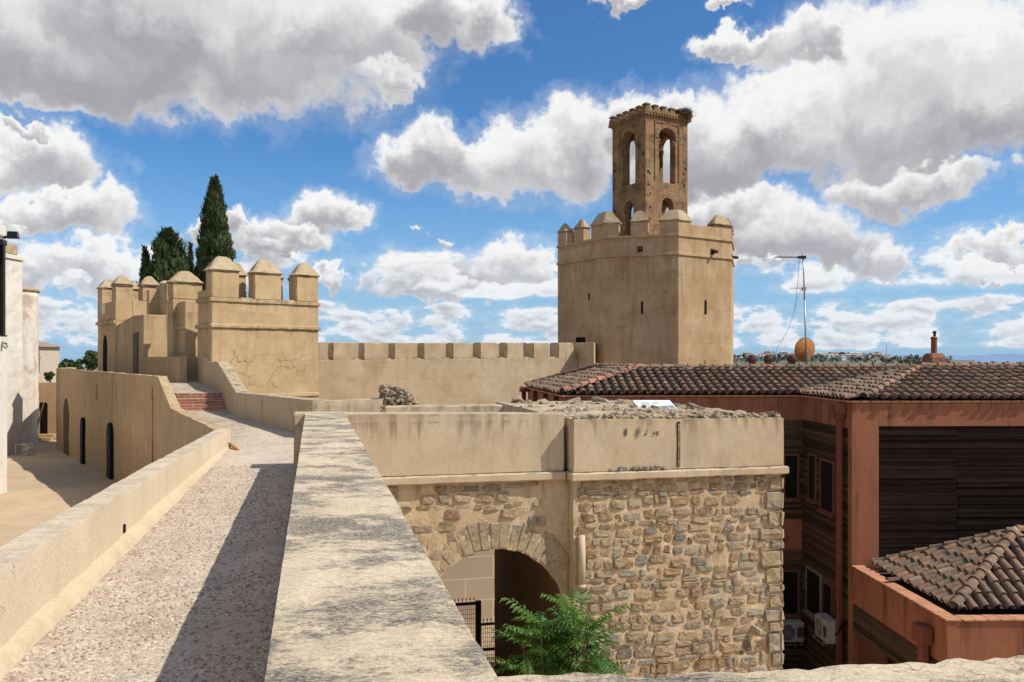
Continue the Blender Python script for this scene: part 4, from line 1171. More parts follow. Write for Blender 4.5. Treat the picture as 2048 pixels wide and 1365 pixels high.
def fence():
    def mesh(mb, u0, u1, z0, z1, v):
        n = int((u1 - u0) / .045)
        for k in range(n + 1):
            u = u0 + (u1 - u0) * k / n; mb.box(W, u - .004, u + .004, v - .004, v + .004, z0, z1)
        m = int((z1 - z0) / .10)
        for k in range(1, m):
            z = z0 + (z1 - z0) * k / m; mb.box(W, u0, u1, v - .008, v - .003, z - .004, z + .004)
    def spikes(mb, u0, u1, z, v):
        n = int((u1 - u0) / .085)
        for k in range(n + 1):
            u = u0 + (u1 - u0) * k / n; c = W(u, v, z)
            mb.lathe(c, [(.006, 0), (.006, .04), (.018, .055), (.001, .12)], 5)
    v = 18.35
    g = thing('iron_gate', 'tall rusty iron gate with mesh infill and spear points beyond the arch', 'gate', W(2.6, v, -7.3))
    mb = MB(); mb.box(W, 1.4, 3.56, v - .025, v + .025, -5.53, -5.47); mb.box(W, 1.4, 3.56, v - .02, v + .02, -7.22, -7.17); mb.box(W, 1.38, 1.44, v - .03, v + .03, -7.22, -5.47); mb.build('frame', M['iron'], g)
    mb = MB(); mb.box(W, 3.56, 3.68, v - .05, v + .05, -7.3, -5.45); mb.build('post', M['iron'], g)
    mb = MB(); mesh(mb, 1.4, 3.56, -7.17, -5.53, v); mb.build('mesh_panel', M['iron'], g, merge=False, recalc=False)
    mb = MB(); spikes(mb, 1.5, 3.52, -5.47, v); mb.build('finials', M['iron'], g, merge=False, recalc=False)
    g = thing('iron_fence', 'lower rusty mesh fence with spear points right of the tall gate', 'fence', W(4.2, v, -7.3))
    mb = MB()
    for z in (-5.99, -6.56, -7.2): mb.box(W, 3.69, 5.2, v - .02, v + .02, z - .025, z + .025)
    mb.build('rail', M['iron'], g)
    mb = MB(); mesh(mb, 3.7, 5.2, -7.2, -5.99, v); mb.build('mesh_panel', M['iron'], g, merge=False, recalc=False)
    mb = MB(); spikes(mb, 3.74, 5.15, -5.965, v); mb.build('finials', M['iron'], g, merge=False, recalc=False)
    mb = MB(); mb.box(W, -2.5, 8.5, 22.3, 22.8, -7.5, -2.2)
    tag(mb.build('ashlar_wall', M['ashlar']), 'sunlit wall with pale painted block joints, seen through the arch', 'wall')
fence()

def compound_leaf(mb, rng, base, d, length, col, pairs=10):
    """pinnate leaf: a drooping stalk with paired narrow leaflets"""
    up = Vector((0, 0, 1)); side = d.cross(up).normalized()
    pts = []; p = base.copy(); dd = d.normalized()
    for k in range(pairs + 1):
        pts.append(p.copy()); p = p + dd * (length / pairs)
        dd = (dd + Vector((0, 0, -.085))).normalized()
    mb.tube(pts, .0035, 3, (col[0] * 1.1, col[1] * .9, col[2]), cap=False)
    for k in range(2, pairs + 1):
        f = k / pairs; L = length * (.30 - .14 * abs(f - .55) * 1.6) * rng.uniform(.85, 1.1)
        t = (pts[k] - pts[k - 1]).normalized()
        for sg in (-1, 1):
            a = (side * sg * .85 + t * .45 + Vector((0, 0, -.32 + rng.uniform(-.22, .18)))).normalized()
            nn = t.cross(a).normalized(); w = L * .15
            wv = a.cross(nn).normalized() * w
            b = pts[k]; m = b + a * L * .42 + Vector((0, 0, .012)); e = b + a * L
            q = rng.uniform(.75, 1.25); c = (col[0] * q, col[1] * q, col[2] * q)
            lift = nn * w * .35
            mb.add([b, m + wv + lift, e, m - wv + lift, m], [(0, 4, 1), (1, 4, 2), (2, 4, 3), (3, 4, 0)], c)

def shrub(px, Y, ztop, zbot, rad, nleaf, seed, label, lmin=.38, lmax=.62):
    rng = random.Random(seed)
    c = P(px, HY, Y); t = thing('pinnate_shrub', label, 'shrub', (c.x, c.y, zbot))
    st = MB(); lf = MB()
    tips = []
    n = max(3, nleaf // 14)
    for k in range(n):
        a = rng.uniform(0, 6.28); r = rad * rng.uniform(.15, .85); zt = ztop - .25 - (r / rad) ** 2 * rng.uniform(.2, .75) * (ztop - zbot) * .35 - rng.uniform(0, .4)
        b = Vector((c.x + .12 * math.cos(a), c.y + .12 * math.sin(a), zbot)); tp = Vector((c.x + r * math.cos(a), c.y + r * .8 * math.sin(a), zt))
        mid = b.lerp(tp, .55) + Vector((0, 0, .3))
        pts = [b, mid, tp]; st.tube(pts, .022, 5, (.10, .075, .05), r2=.007)
        tips.append((mid, tp))
    for k in range(nleaf):
        m, tp = tips[k % n]; f = rng.random() ** .6
        p = m.lerp(tp, f)
        a = rng.uniform(0, 6.28); el = rng.uniform(.0, .75) + .25 * f
        d = Vector((math.cos(a) * math.cos(el), math.sin(a) * math.cos(el), math.sin(el)))
        q = rng.uniform(.7, 1.25)
        tint = (q * 1.9, q * 1.05, q * .6) if rng.random() < .05 else ((q * 1.35, q * 1.2, q * .8) if rng.random() < .3 else (q * .9, q * .95, q * .9))
        compound_leaf(lf, rng, p, d, rng.uniform(lmin, lmax), tint, pairs=rng.choice((9, 10, 11, 12)))
    st.build('stem', M['bark'], t, merge=False, recalc=False); lf.build('foliage', M['leaf'], t, merge=False, recalc=False)
shrub(1116, 11.25, -2.95, -7.3, .84, 185, 8, 'bushy green shrub with long feathery leaves growing before the arch')
shrub(868, 11.9, -3.15, -7.3, .16, 14, 5, 'thin sprig of feathery leaves peeping over the foreground wall at the left of the arch', .25, .4)
# ------------------------------------------------------------------ battlements
def capped(parent, name, fr, u0, u1, v0, v1, z0, zc, zt, mat, over=.05, ridge=.32, capmat=None, lab=None, lean=0):
    """merlon: a block with an overhanging hipped cap"""
    mb = MB(); mb.box(fr, u0, u1, v0, v1, z0, zc)
    m_ = mb.build(name, mat, parent, bevel=.028, seg=2, cut=.30, rough=.022, freq=3.2, smooth=True)
    if lab: m_['label'] = lab
    c = MB()
    a = [fr(u0 - over, v0 - over, zc), fr(u1 + over, v0 - over, zc), fr(u1 + over, v1 + over, zc), fr(u0 - over, v1 + over, zc)]
    a2 = [p + Vector((0, 0, .045)) for p in a]
    uc, vc = (u0 + u1) / 2, (v0 + v1) / 2; hu, hv = (u1 - u0) / 2 * ridge, (v1 - v0) / 2 * max(ridge * .5, .2)
    b = [fr(uc - hu, vc - hv, zt), fr(uc + hu, vc - hv, zt), fr(uc + hu, vc + hv, zt), fr(uc - hu, vc + hv, zt)]
    c.hexa(a, a2); c.hexa(a2, b)
    c.build('cap', capmat or M['cap'], m_, bevel=.045, seg=2, cut=.2, rough=.035, freq=4.5, smooth=True)
    return m_

def battlement_wall():
    o = P(665, HY, 35); ang = 24.0; fr = frame(o.x, o.y, ang)
    def s_at(px):
        a = (px - CX) / F; c, s = math.cos(R_(ang)), math.sin(R_(ang))
        return (a * o.y - o.x) / (c - a * s)
    t = thing('battlement_wall', 'long pale tan wall with a row of square merlons leading to the octagonal tower', 'wall', fr(6, 0, -8))
    z_at = lambda s: .715 + .0095 * s
    s0, s1 = s_at(600), s_at(1156)
    mb = MB(); mb.box(fr, s0, s1, 0, .95, -8, -.02)
    for i in (4, 5, 6, 7): pass
    mb.v[4].z = mb.v[7].z = -.02 + .0095 * s0; mb.v[5].z = mb.v[6].z = -.02 + .0095 * s1
    mb.build('wall', M['tan_wall'], t, bevel=.02, cut=.6, rough=.02, freq=1.5, smooth=True)
    fronts = [(632, 641), (664.8, 704.5), (727, 767), (788, 827), (847, 884.5), (905, 942), (960, 995), (1013, 1048), (1066.6, 1098.4), (1116.5, 1148)]
    prev = None
    for (a, b) in fronts:
        a, b = s_at(a), s_at(b); zt = z_at((a + b) / 2) + .035 * noise.noise(Vector((a * 2.3, 0, 1)))
        mb = MB(); mb.box(fr, a, b, 0.003, .95, -.06 + .0095 * a, zt)
        mb.build('merlon', M['tan_wall'], t, bevel=.045, seg=2, cut=.25, rough=.028, freq=3.4, smooth=True)
        if prev is not None:
            w = a - prev; mb = MB(); n = 8
            q = [(prev + w * (.12 + .76 * k / n), -.03 + .0095 * a + .085 * math.sin(math.pi * k / n)) for k in range(n + 1)]
            f_ = [fr(x, .006, z) for x, z in q]; b_ = [fr(x, .5, z) for x, z in q]
            f_ += [fr(q[-1][0], .006, -.1), fr(q[0][0], .006, -.1)]; b_ += [fr(q[-1][0], .5, -.1), fr(q[0][0], .5, -.1)]
            m_ = n + 3
            mb.add(f_ + b_, [tuple(range(m_)), tuple(reversed(range(m_, 2 * m_)))] + [(i, (i + 1) % m_, m_ + (i + 1) % m_, m_ + i) for i in range(m_)])
            mb.build('crenel_sill', M['tan_wall'], t)
        prev = b
    e_ = [P(1150, HY, 40.2), P(1158, HY, 39.7), P(1188, HY, 38.4), P(1191, HY, 41.0), P(1160, HY, 43.5)]
    mb = MB(); mb.prism([(p.x, p.y) for p in e_], -8, .825); mb.build('end_block', M['tan_wall'], t, bevel=.02)
    mb = MB(); mb.box(fr, s0, s_at(1052), 2.6, 3.0, -3, .80); mb.build('rear_parapet', M['tan_wall'], t, bevel=.02)
    mb = MB(); mb.box(fr, s_at(1052), s_at(1099), 2.6, 3.0, -3, .86); mb.build('rear_merlon', M['tan_wall'], t, bevel=.02)
    mb = MB(); mb.box(fr, s0, s1, .95, 2.6, -3, -1.2); mb.build('wall_walk', M['tan_wall'], t)
battlement_wall()

def octagon_tower():
    cx, cy, Rr = 7.374, 44.3, 4.70
    pts = [Vector((cx + Rr * math.cos(R_(-172.5 + 45 * k)), cy + Rr * math.sin(R_(-172.5 + 45 * k)))) for k in range(8)]
    pts[0] = Vector((2.42, 43.85)); pts[3] = Vector((11.02, 41.5))
    t = thing('octagonal_tower', 'massive eight-sided tan plastered tower with pointed merlons', 'tower', (cx, cy, -8))
    c = Vector((cx, cy))
    def off(d): 
        return [p + (p - c).normalized() * d for p in pts]
    mb = MB(); mb.prism([tuple(p) for p in off(.0)], -9, 5.97, poly2=[tuple(p) for p in off(.0)])
    mb.build('wall', M['tan_tower'], t, bevel=.03, cut=.9, rough=.02, freq=.8)
    for (z, h, lab) in ((5.02, .13, 'lower'), (5.92, .13, 'upper')):
        mb = MB(); mb.prism([tuple(p) for p in off(.07)], z, z + h); mb.build('string_course', M['tan_tower'], t, bevel=.015)
    # parapet pieces on the faces: (face, from, to along the face, top, cap height)
    def ef(k):
        a, b = pts[k], pts[(k + 1) % 8]; d = b - a
        return frame(a.x, a.y, math.degrees(math.atan2(d.y, d.x))), d.length
    def s_px(k, px):
        a, b = pts[k], pts[(k + 1) % 8]; d = (b - a).normalized(); r = (px - CX) / F
        return (r * a.y - a.x) / (d.x - r * d.y)
    f0, l0 = ef(0); f1, l1 = ef(1); f2, l2 = ef(2)
    zb, zc, zt = 6.04, 6.70, 7.22
    T = .46
    capped(t, 'merlon', f0, 0.0, s_px(0, 1131), 0, T, zb, zc, zt, M['tan_tower'], ridge=.3)
    capped(t, 'merlon', f0, s_px(0, 1147), s_px(0, 1166), 0, T, zb, zc, zt, M['tan_tower'], ridge=.3)
    def corner(fa, la, sa, fb, sb, zc, zt):
        q = [fa(sa, 0, 0), fa(la, 0, 0), fb(sb, 0, 0), fb(sb, T, 0), fa(la - .15, T + .02, 0) * .5 + fb(.15, T + .02, 0) * .5, fa(sa, T, 0)]
        mb = MB(); mb.prism([(p.x, p.y) for p in q], zb, zc); m_ = mb.build('corner_merlon', M['tan_tower'], t, bevel=.015)
        cc = sum(q, Vector((0, 0, 0))) / 6
        mid = [fa(la, T * .5, 0)]
        def sh(p, d): return p + (p - cc).normalized() * d
        a = [sh(p, .07) for p in q]
        top = []
        for i, p in enumerate(q):
            ax = [fa(sa + .38, T * .38, 0), fa(la - .05, T * .38, 0), fb(max(.1, sb - .38), T * .38, 0), fb(max(.1, sb - .38), T * .62, 0), q[4] * .6 + fa(la, T * .4, 0) * .4, fa(sa + .38, T * .62, 0)][i]
            top.append(ax)
        mb = MB(); mb.prism([(p.x, p.y) for p in a], zc, zc + .05); mb.prism([(p.x, p.y) for p in a], zc + .05, zt, poly2=[(p.x, p.y) for p in top])
        mb.build('cap', M['cap'], m_, cut=.35, rough=.015, freq=6)
    corner(f0, l0, s_px(0, 1182), f1, s_px(1, 1238), 6.68, 7.30)
    capped(t, 'merlon', f1, s_px(1, 1261), s_px(1, 1296), 0, T, zb, 6.70, 7.26, M['tan_tower'], ridge=.45)
    corner(f1, l1, s_px(1, 1319), f2, s_px(2, 1383), 6.70, 7.24)
    mb = MB(); mb.box(f2, s_px(2, 1383) + .004, l2 - .5, .003, T, zb, 6.56); mb.build('parapet', M['tan_tower'], t, bevel=.02)
    capped(t, 'merlon', f2, s_px(2, 1428), l2, 0, T, zb, 6.62, 7.25, M['tan_tower'], ridge=.42)
    for k in range(3, 8):
        fk, lk = ef(k)
        for (a, b) in ((.25, .95), (1.45, 2.15), (2.65, 3.35)):
            if b < lk: capped(t, 'merlon', fk, a, b, 0, T, zb, zc, zt, M['tan_tower'], ridge=.4)
    # arrow slits
    for (k, px, y0, y1, w) in ((1, 1284, 603, 629, .10), (0, 1178.5, 587, 600, .13), (2, 1411, 601, 629, .15)):
        fk, lk = ef(k); s = s_px(k, px); q = fk(s, 0, 0); za, zz = (HY - y1) / F * q.y, (HY - y0) / F * q.y
        mb = MB(); mb.box(fk, s - w / 2, s + w / 2, -.012, .3, za, zz); mb.build('arrow_slit', M['slit'], t)
    fk, lk = ef(0); s = s_px(0, 1161); q = fk(s, 0, 0)
    mb = MB(); mb.box(fk, s - .35, s + .42, -.03, .3, (HY - 685) / F * q.y, (HY - 675) / F * q.y); mb.build('loophole', M['slit'], t)
    fk, lk = ef(2); s = s_px(2, 1410); mb = MB(); mb.box(fk, s - .02, s + .02, -.012, .1, -.5, -.02); mb.build('crack', M['slit'], t)
    # waterspouts
    for (k, px, py) in ((1, 1280, 499), (2, 1425, 504), (3, 1464, 515)):
        fk, lk = ef(k); s = s_px(k, px) if k < 3 else .4; q = fk(s, 0, 0); z = (HY - py) / F * q.y
        mb = MB(); mb.tube([fk(s, .1, z + .02), fk(s, -.33, z - .03)], .075, 8); mb.box(fk, s - .12, s + .12, -.03, .05, z - .12, z + .14)
        mb.build('waterspout', M['iron'], t)
    return (cx, cy)
octagon_tower()

def belfry():
    cx, cy = 7.374, 44.3; hs = 1.41; ang = 30
    t = thing('brick_belfry', 'slender ruined brick bell turret with open arches on top of the octagonal tower', 'belfry', (cx, cy, 5.9))
    def lobed(h):
        def fn(x):
            th = math.acos(max(-1, min(1, x))); base = h * 1.12
            r = 1 - .10 * abs(math.sin(th * 5.5))
            return base * math.sin(th) ** .75 * r if 0 < th < math.pi else 0
        return fn
    fs = []
    for k in range(4):
        a = ang + 90 * k; fs.append((a, frame(cx, cy, a)))
    T = .42
    for k, (a, fr0) in enumerate(fs):
        f = lambda s, v, z, fr0=fr0: fr0(s - hs, v - hs, z)
        mb = MB()
        s1 = 2 * hs - .0; s0 = 0.0
        st = T if True else 0
        # each face is mitred by starting after the previous face's thickness
        up = (hs, .56, 9.22, 11.45, lobed(.56))
        lo = (hs, .40, 5.9 + .02, 7.95, semi(.42)) if k in (3, 1) else (hs + .05, .40, 6.2, 8.0, semi(.46))
        arch_wall(mb, f, 0.0, 2 * hs - T, 5.9, 12.55, T, [up, lo], n=22)
        mb.build('wall', M['belfry'] if k != 0 else M['belfry_red'], t)
        # recessed frame around the big arch
        mb = MB()
        for (sa, sb, za, zb) in ((hs - .83, hs - .76, 9.3, 12.28), (hs + .76, hs + .83, 9.3, 12.28), (hs - .83, hs + .83, 12.28, 12.35)):
            mb.box(f, sa, sb, -.045, 0.02, za, zb)
        mb.build('arch_frame', M['belfry'], t, bevel=.01)
        # ragged ring of bricks round the arch
        mb = MB(); rng = random.Random(k + 3)
        for j in range(15):
            th = math.pi * (j + .5) / 15; r0 = .58; r1 = .80 + rng.uniform(-.04, .04)
            for rr in (r0, ):
                x0, z0 = hs + math.cos(th) * .57, 11.45 + math.sin(th) ** .75 * .63
                dx, dz = math.cos(th), math.sin(th); px_, pz_ = -dz, dx
                w = .055
                q = [(x0 + px_ * w, z0 + pz_ * w), (x0 - px_ * w, z0 - pz_ * w), (x0 + dx * .2 - px_ * w * 1.25, z0 + dz * .2 - pz_ * w * 1.25), (x0 + dx * .2 + px_ * w * 1.25, z0 + dz * .2 + pz_ * w * 1.25)]
                g_ = rng.uniform(.02, .05)
                mb.hexa([f(x, .05, z) for x, z in q], [f(x, -g_, z) for x, z in q])
        mb.build('arch_ring', M['belfry_red'], t, merge=False)
        # slender corner colonnette in the opening
        for sg in (-1, 1):
            mb = MB(); c = f(hs + sg * .50, .12, 0)
            mb.lathe(Vector((c.x, c.y, 10.55)), [(.05, 0), (.05, .62), (.09, .70), (.11, .86), (.11, .92)], 8); mb.build('capital', M['belfry'], t)
        # holes left by missing bricks along the corner
        mb = MB()
        for j in range(14):
            z = rng.uniform(6.6, 11); s = rng.choice([.10, .22, 2 * hs - .2, 2 * hs - .30]); w, h = rng.uniform(.05, .14), rng.uniform(.04, .15)
            mb.box(f, s, s + w, -.006, .05, z, z + h)
        mb.build('putlog_holes', M['slit'], t, merge=False)
    # cornice of projecting brick courses
    mb = MB(); F0 = frame(cx, cy, ang)
    for (d, za, zb) in ((.04, 12.50, 12.60), (.09, 12.60, 12.72), (.145, 12.722, 12.86)):
        mb.box(F0, -hs - d, hs + d, -hs - d, hs + d, za, zb)
    rng = random.Random(9)
    for k in range(4):
        fr0 = frame(cx, cy, ang + 90 * k)
        for j in range(17):
            s = -hs - .1 + j * (2 * hs + .2) / 16.0
            mb.box(fr0, s - .05, s + .05, -hs - .15 - rng.uniform(.0, .02), -hs, 12.58, 12.70 + rng.uniform(-.02, .02))
    mb.build('cornice', M['belfry'], t, merge=False)
    for k in range(4):
        fr0 = frame(cx, cy, ang + 90 * k)
        for j in range(6):
            s = -hs + .08 + j * .545; w = .165
            mb = MB(); z = 12.86
            mb.box(fr0, s - w, s + w, -hs - .11, -hs + .2, z, z + .12); mb.box(fr0, s - w * .72, s + w * .72, -hs - .07, -hs + .16, z + .12, z + .20); mb.box(fr0, s - w * 1.0, s + w * 1.0, -hs - .115, -hs + .2, z + .20, z + .29)
            mb.build('merlon', M['belfry'], t, bevel=.012)
    mb = MB(); c = frame(cx, cy, 30)(-.35, -hs - .1, 5.98); 
    f0 = frame(cx, cy, 30)
    # pale sill at the foot of the brick face
    mb.box(f0, -hs + .42, -hs + 1.1, -hs - .55, -hs - .01, 6.06, 6.13); mb.build('sill', M['white_aged'], t)
    rng = random.Random(17)
    c = f0(hs - .25, -hs + .15, 12.9)
    n = MB()
    for k in range(620):
        a = rng.uniform(0, 6.28); r = .52 * rng.random() ** .5; z = rng.uniform(-.18, .34) * (1 - .35 * r)
        p = c + Vector((r * math.cos(a), r * math.sin(a), z))
        d = Vector((math.cos(a + 1.5 + rng.gauss(0, .5)), math.sin(a + 1.5 + rng.gauss(0, .5)), rng.gauss(0, .3))) * rng.uniform(.10, .26)
        q = rng.uniform(.5, 1.3); n.tube([p - d, p + d], .010, 3, (.16 * q, .12 * q, .085 * q), cap=False)
    n.lathe(c + Vector((0, 0, -.2)), [(.30, 0), (.46, .2), (.42, .42), (.2, .46)], 10, (.08, .06, .045))
    tag(n.build('bird_nest', M['nest'], merge=False, recalc=False), 'large twig nest on the right corner of the brick turret', 'nest')
belfry()

# ------------------------------------------------------------------ the gate towers on the left
def cracked_tower():
    A = Vector((-10.18, 28.0)); ang = 40.5; fr = frame(A.x, A.y, ang)
    t = thing('cracked_tower', 'square tan tower with cracked plaster and capped merlons above the stair', 'tower', (A.x + 1, A.y + 2, -2))
    L = 3.98; D = 1.32
    mb = MB(); mb.box(fr, 0, L, 0, D, -4, 2.10); mb.build('wall', M['tan_cracked'], t, bevel=.03, cut=.4, rough=.02, freq=1.5)
    for (z, d) in ((1.09, .07), (1.98, .055)):
        mb = MB(); mb.box(fr, -d, L + d, -d, D + d, z, z + .135); mb.build('string_course', M['tan_cracked'], t, bevel=.02, cut=.3, rough=.012, freq=4)
    mb = MB(); mb.box(fr, -.05, L + .03, -.05, D, -1.34, -1.2); mb.build('plinth', M['tan_cracked'], t, bevel=.02, cut=.3, rough=.012, freq=4)
    zc = 3.02
    def s_px(px, v=0):
        a = (px - CX) / F; c, s = math.cos(R_(ang)), math.sin(R_(ang))
        ox, oy = A.x - v * s, A.y + v * c
        return (a * oy - ox) / (c - a * s)
    T = .55
    capped(t, 'merlon', fr, .0, s_px(478.5), 0, T, 2.115, 3.03, 3.56, M['tan_cracked'], over=.06, ridge=.42)
    capped(t, 'merlon', fr, s_px(509), s_px(563), 0, T, 2.115, 3.03, 3.57, M['tan_cracked'], over=.06, ridge=.42)
    capped(t, 'merlon', fr, s_px(593), L, 0, T, 2.115, 3.05, 3.58, M['tan_cracked'], over=.06, ridge=.38)
    # merlons on the far side
    for (a, b) in ((.9, 1.6), (2.3, 3.0), (3.42, L)):
        capped(t, 'merlon', fr, a, b, D - .42, D, 2.115, 2.98, 3.50, M['tan_cracked'], over=.06, ridge=.4)
    for (a, b) in ((s_px(482), s_px(507)), (s_px(566), s_px(591))):
        mb = MB(); mb.box(fr, a, b, .03, .5, 2.11, 2.16); mb.build('crenel_sill', M['cap'], t, bevel=.02)
    mb = MB(); mb.box(fr, -.004, .5, T + .003, D, 2.112, 2.40); mb.build('side_parapet', M['tan_cracked'], t, bevel=.02)
cracked_tower()

def pier():
    ang = 40.5
    o = P(370, HY, 30.2); fr = frame(o.x, o.y, ang)      # near corner of the buttress
    t = thing('gate_pier', 'slim capped pier with a buttress between the two gate towers', 'pier', (o.x, o.y, -1))
    zf = lambda py, Y=30.2: (HY - py) / F * Y
    # buttress
    mb = MB(); mb.box(fr, 0, .85, 0, 1.05, -2, zf(604)); mb.v[4].z += .05; mb.v[7].z += .0; mb.v[5].z += .05
    mb.build('buttress', M['tan_gate'], t, bevel=.02)
    mb = MB(); mb.box(fr, -.055, 0.003, -.055, 1.08, zf(659), zf(653)); mb.build('string_course', M['tan_gate'], t, bevel=.012)
    mb = MB(); mb.box(fr, -.16, .90, .80, 1.45, -2, zf(600, 31.2)); mb.build('body', M['tan_gate'], t)
    mb = MB()
    capped(t, 'merlon', fr, -.17, .93, .82, 1.4, zf(600, 31.2), zf(567, 31), zf(541, 31), M['tan_gate'], over=.07, ridge=.34)
pier()

def gate_tower():
    ang = 40.5
    o = P(286, HY, 32.2); fr = frame(o.x, o.y, ang)      # u along the lit face, v along the shaded face to the back left
    t = thing('gate_tower', 'stepped tan gate tower with merlons and an arched window, farther left', 'tower', (o.x, o.y, -2))
    zf = lambda py, Y: (HY - py) / F * Y
    def v_px(px):
        a = (px - CX) / F; s, c = math.sin(R_(ang)), math.cos(R_(ang))
        return (a * o.y - o.x) / (-s - a * c)
    zt = zf(629, 32.2)
    mb = MB(); mb.box(fr, 0, 2.6, 0, v_px(266), -3, zt); mb.build('porch', M['tan_gate'], t, bevel=.03, cut=.5, rough=.02, freq=1.6)
    va, vb = v_px(232), v_px(196.5)
    mb = MB(); mb.box(fr, .02, 2.6, v_px(266) - .02, va + .1, -3, zt - .02); mb.v[4].z += .02; mb.v[5].z += .02; mb.v[6].z -= .32; mb.v[7].z -= .32
    mb.build('porch_wing', M['tan_gate'], t)
    Y = fr(0, (va + vb) / 2, 0).y
    zb = zf(644, Y)
    mb = MB(); mb.box(fr, -.03, 3.6, va, vb, -3, zb + .02); mb.build('wall', M['tan_gate'], t, bevel=.03, cut=.6, rough=.02, freq=1.4)
    mb = MB(); mb.box(fr, -.09, -.025, va, vb + .07, zb - .12, zb + .03); mb.box(fr, -.09, 1.5, vb, vb + .07, zb - .12, zb + .03); mb.build('string_course', M['tan_gate'], t, bevel=.015)
    # upper storey: merlons facing the lit side
    T = .5
    v1 = v_px(229)
    zc = zf(573, fr(0, v1, 0).y)
    mb = MB(); mb.box(fr, -.03, .45, va + .0, vb, zb + .02, zf(606, Y)); mb.build('parapet', M['tan_gate'], t, bevel=.02)
    def u_px(px, v):
        a = (px - CX) / F; c, s = math.cos(R_(ang)), math.sin(R_(ang))
        ox, oy = o.x - v * s, o.y + v * c
        return (a * oy - ox) / (c - a * s)
    # two merlons on the shaded side, seen edge-on, then the lit face row
    capped(t, 'merlon', fr, -.03, .78, vb - .62, vb, zb + .6, zf(579, fr(0, vb, 0).y), zf(559, fr(0, vb, 0).y), M['tan_gate'], over=.06, ridge=.3)
    capped(t, 'merlon', fr, -.03, u_px(266, va), va, va + .55, zb, zc, zf(549, fr(0, va, 0).y), M['tan_gate'], over=.06, ridge=.35)
    mb = MB(); mb.box(fr, u_px(265, va), u_px(318, va), va + .004, va + .5, zt - .3, zf(603, 36)); mb.build('parapet', M['tan_gate'], t, bevel=.02)
    ua, ub = u_px(284.5, va), u_px(319, va)
    capped(t, 'merlon', fr, ua, ub, va, va + .55, zf(603, 36), zf(573.5, fr(ua, va, 0).y), zf(551, fr(ua, va, 0).y), M['tan_gate'], over=.06, ridge=.36)
    va2 = va + 2.2
    capped(t, 'merlon', fr, u_px(262, va2), u_px(280, va2), va2, va2 + .5, 1.5, zf(582, fr(2, va2, 0).y), zf(562, fr(2, va2, 0).y), M['tan_gate'], over=.06, ridge=.36)
    capped(t, 'merlon', fr, u_px(322, va2), u_px(345, va2), va2, va2 + .5, 1.5, zf(574, fr(4, va2, 0).y), zf(564, fr(4, va2, 0).y), M['tan_gate'], over=.06, ridge=.5)
    # wing wall and the block behind the porch
    mb = MB(); mb.box(fr, u_px(298, 1.2), u_px(322, 1.2), 1.2, 1.5, zt - .1, zf(582, 34)); mb.build('panel', M['tan_gate'], t, bevel=.01)
    mb = MB(); mb.box(fr, u_px(323, .9), u_px(352, .9), .25, 1.6, -1, zf(575, 34.5)); mb.build('stair_block', M['tan_gate'], t, bevel=.015)
    # openings in the shaded face
    def panel(vc, hw, z0, z1, name, arch, m):
        mb = MB(); n = 9
        q = [(vc - hw, z0), (vc + hw, z0)]
        q += [(vc + hw * math.cos(math.pi * k / n), z1 - hw * 2.0 + hw * 2.0 * math.sin(math.pi * k / n)) for k in range(n + 1)] if arch else [(vc + hw, z1), (vc - hw, z1)]
        d = -.05
        f_ = [fr(d, a, b) for a, b in q]; b_ = [fr(.05, a, b) for a, b in q]; k = len(q)
        mb.add(f_ + b_, [tuple(range(k)), tuple(reversed(range(k, 2 * k)))] + [(i, (i + 1) % k, k + (i + 1) % k, k + i) for i in range(k)])
        return mb.build(name, m, t)
    vw = v_px(212); Yw = fr(0, vw, 0).y
    panel(vw, .30, -1.2, zf(671, Yw), 'arched_window', True, M['slit'])
    vd = v_px(272.5); Yd = fr(0, vd, 0).y
    panel(vd, .30, -1.2, zf(666, Yd), 'doorway', False, flat_mat('gate_door', (.14, .09, .05), .8))
    mb = MB(); mb.box(fr, -.04, .4, vb - 1.25, vb - .70, zf(628, Y), zf(608, Y)); o2 = mb.build('loophole', M['white_aged'], t)
    # low wall along the left of the landing
    a = P(358, HY, 28.5); b = P(286, HY, 32.15)
    mb = MB(); d = (b - a).normalized(); n = Vector((d.y, -d.x, 0))
    q = [a, a + n * .28, b + n * .28, b]
    mb.prism([(p.x, p.y) for p in q], -1.6, .11)
    tag(mb.build('landing_wall', M['tan_gate'], bevel=.02, cut=.4, rough=.012, freq=3), 'low tan wall on the left of the upper landing below the gate pier', 'wall')
gate_tower()

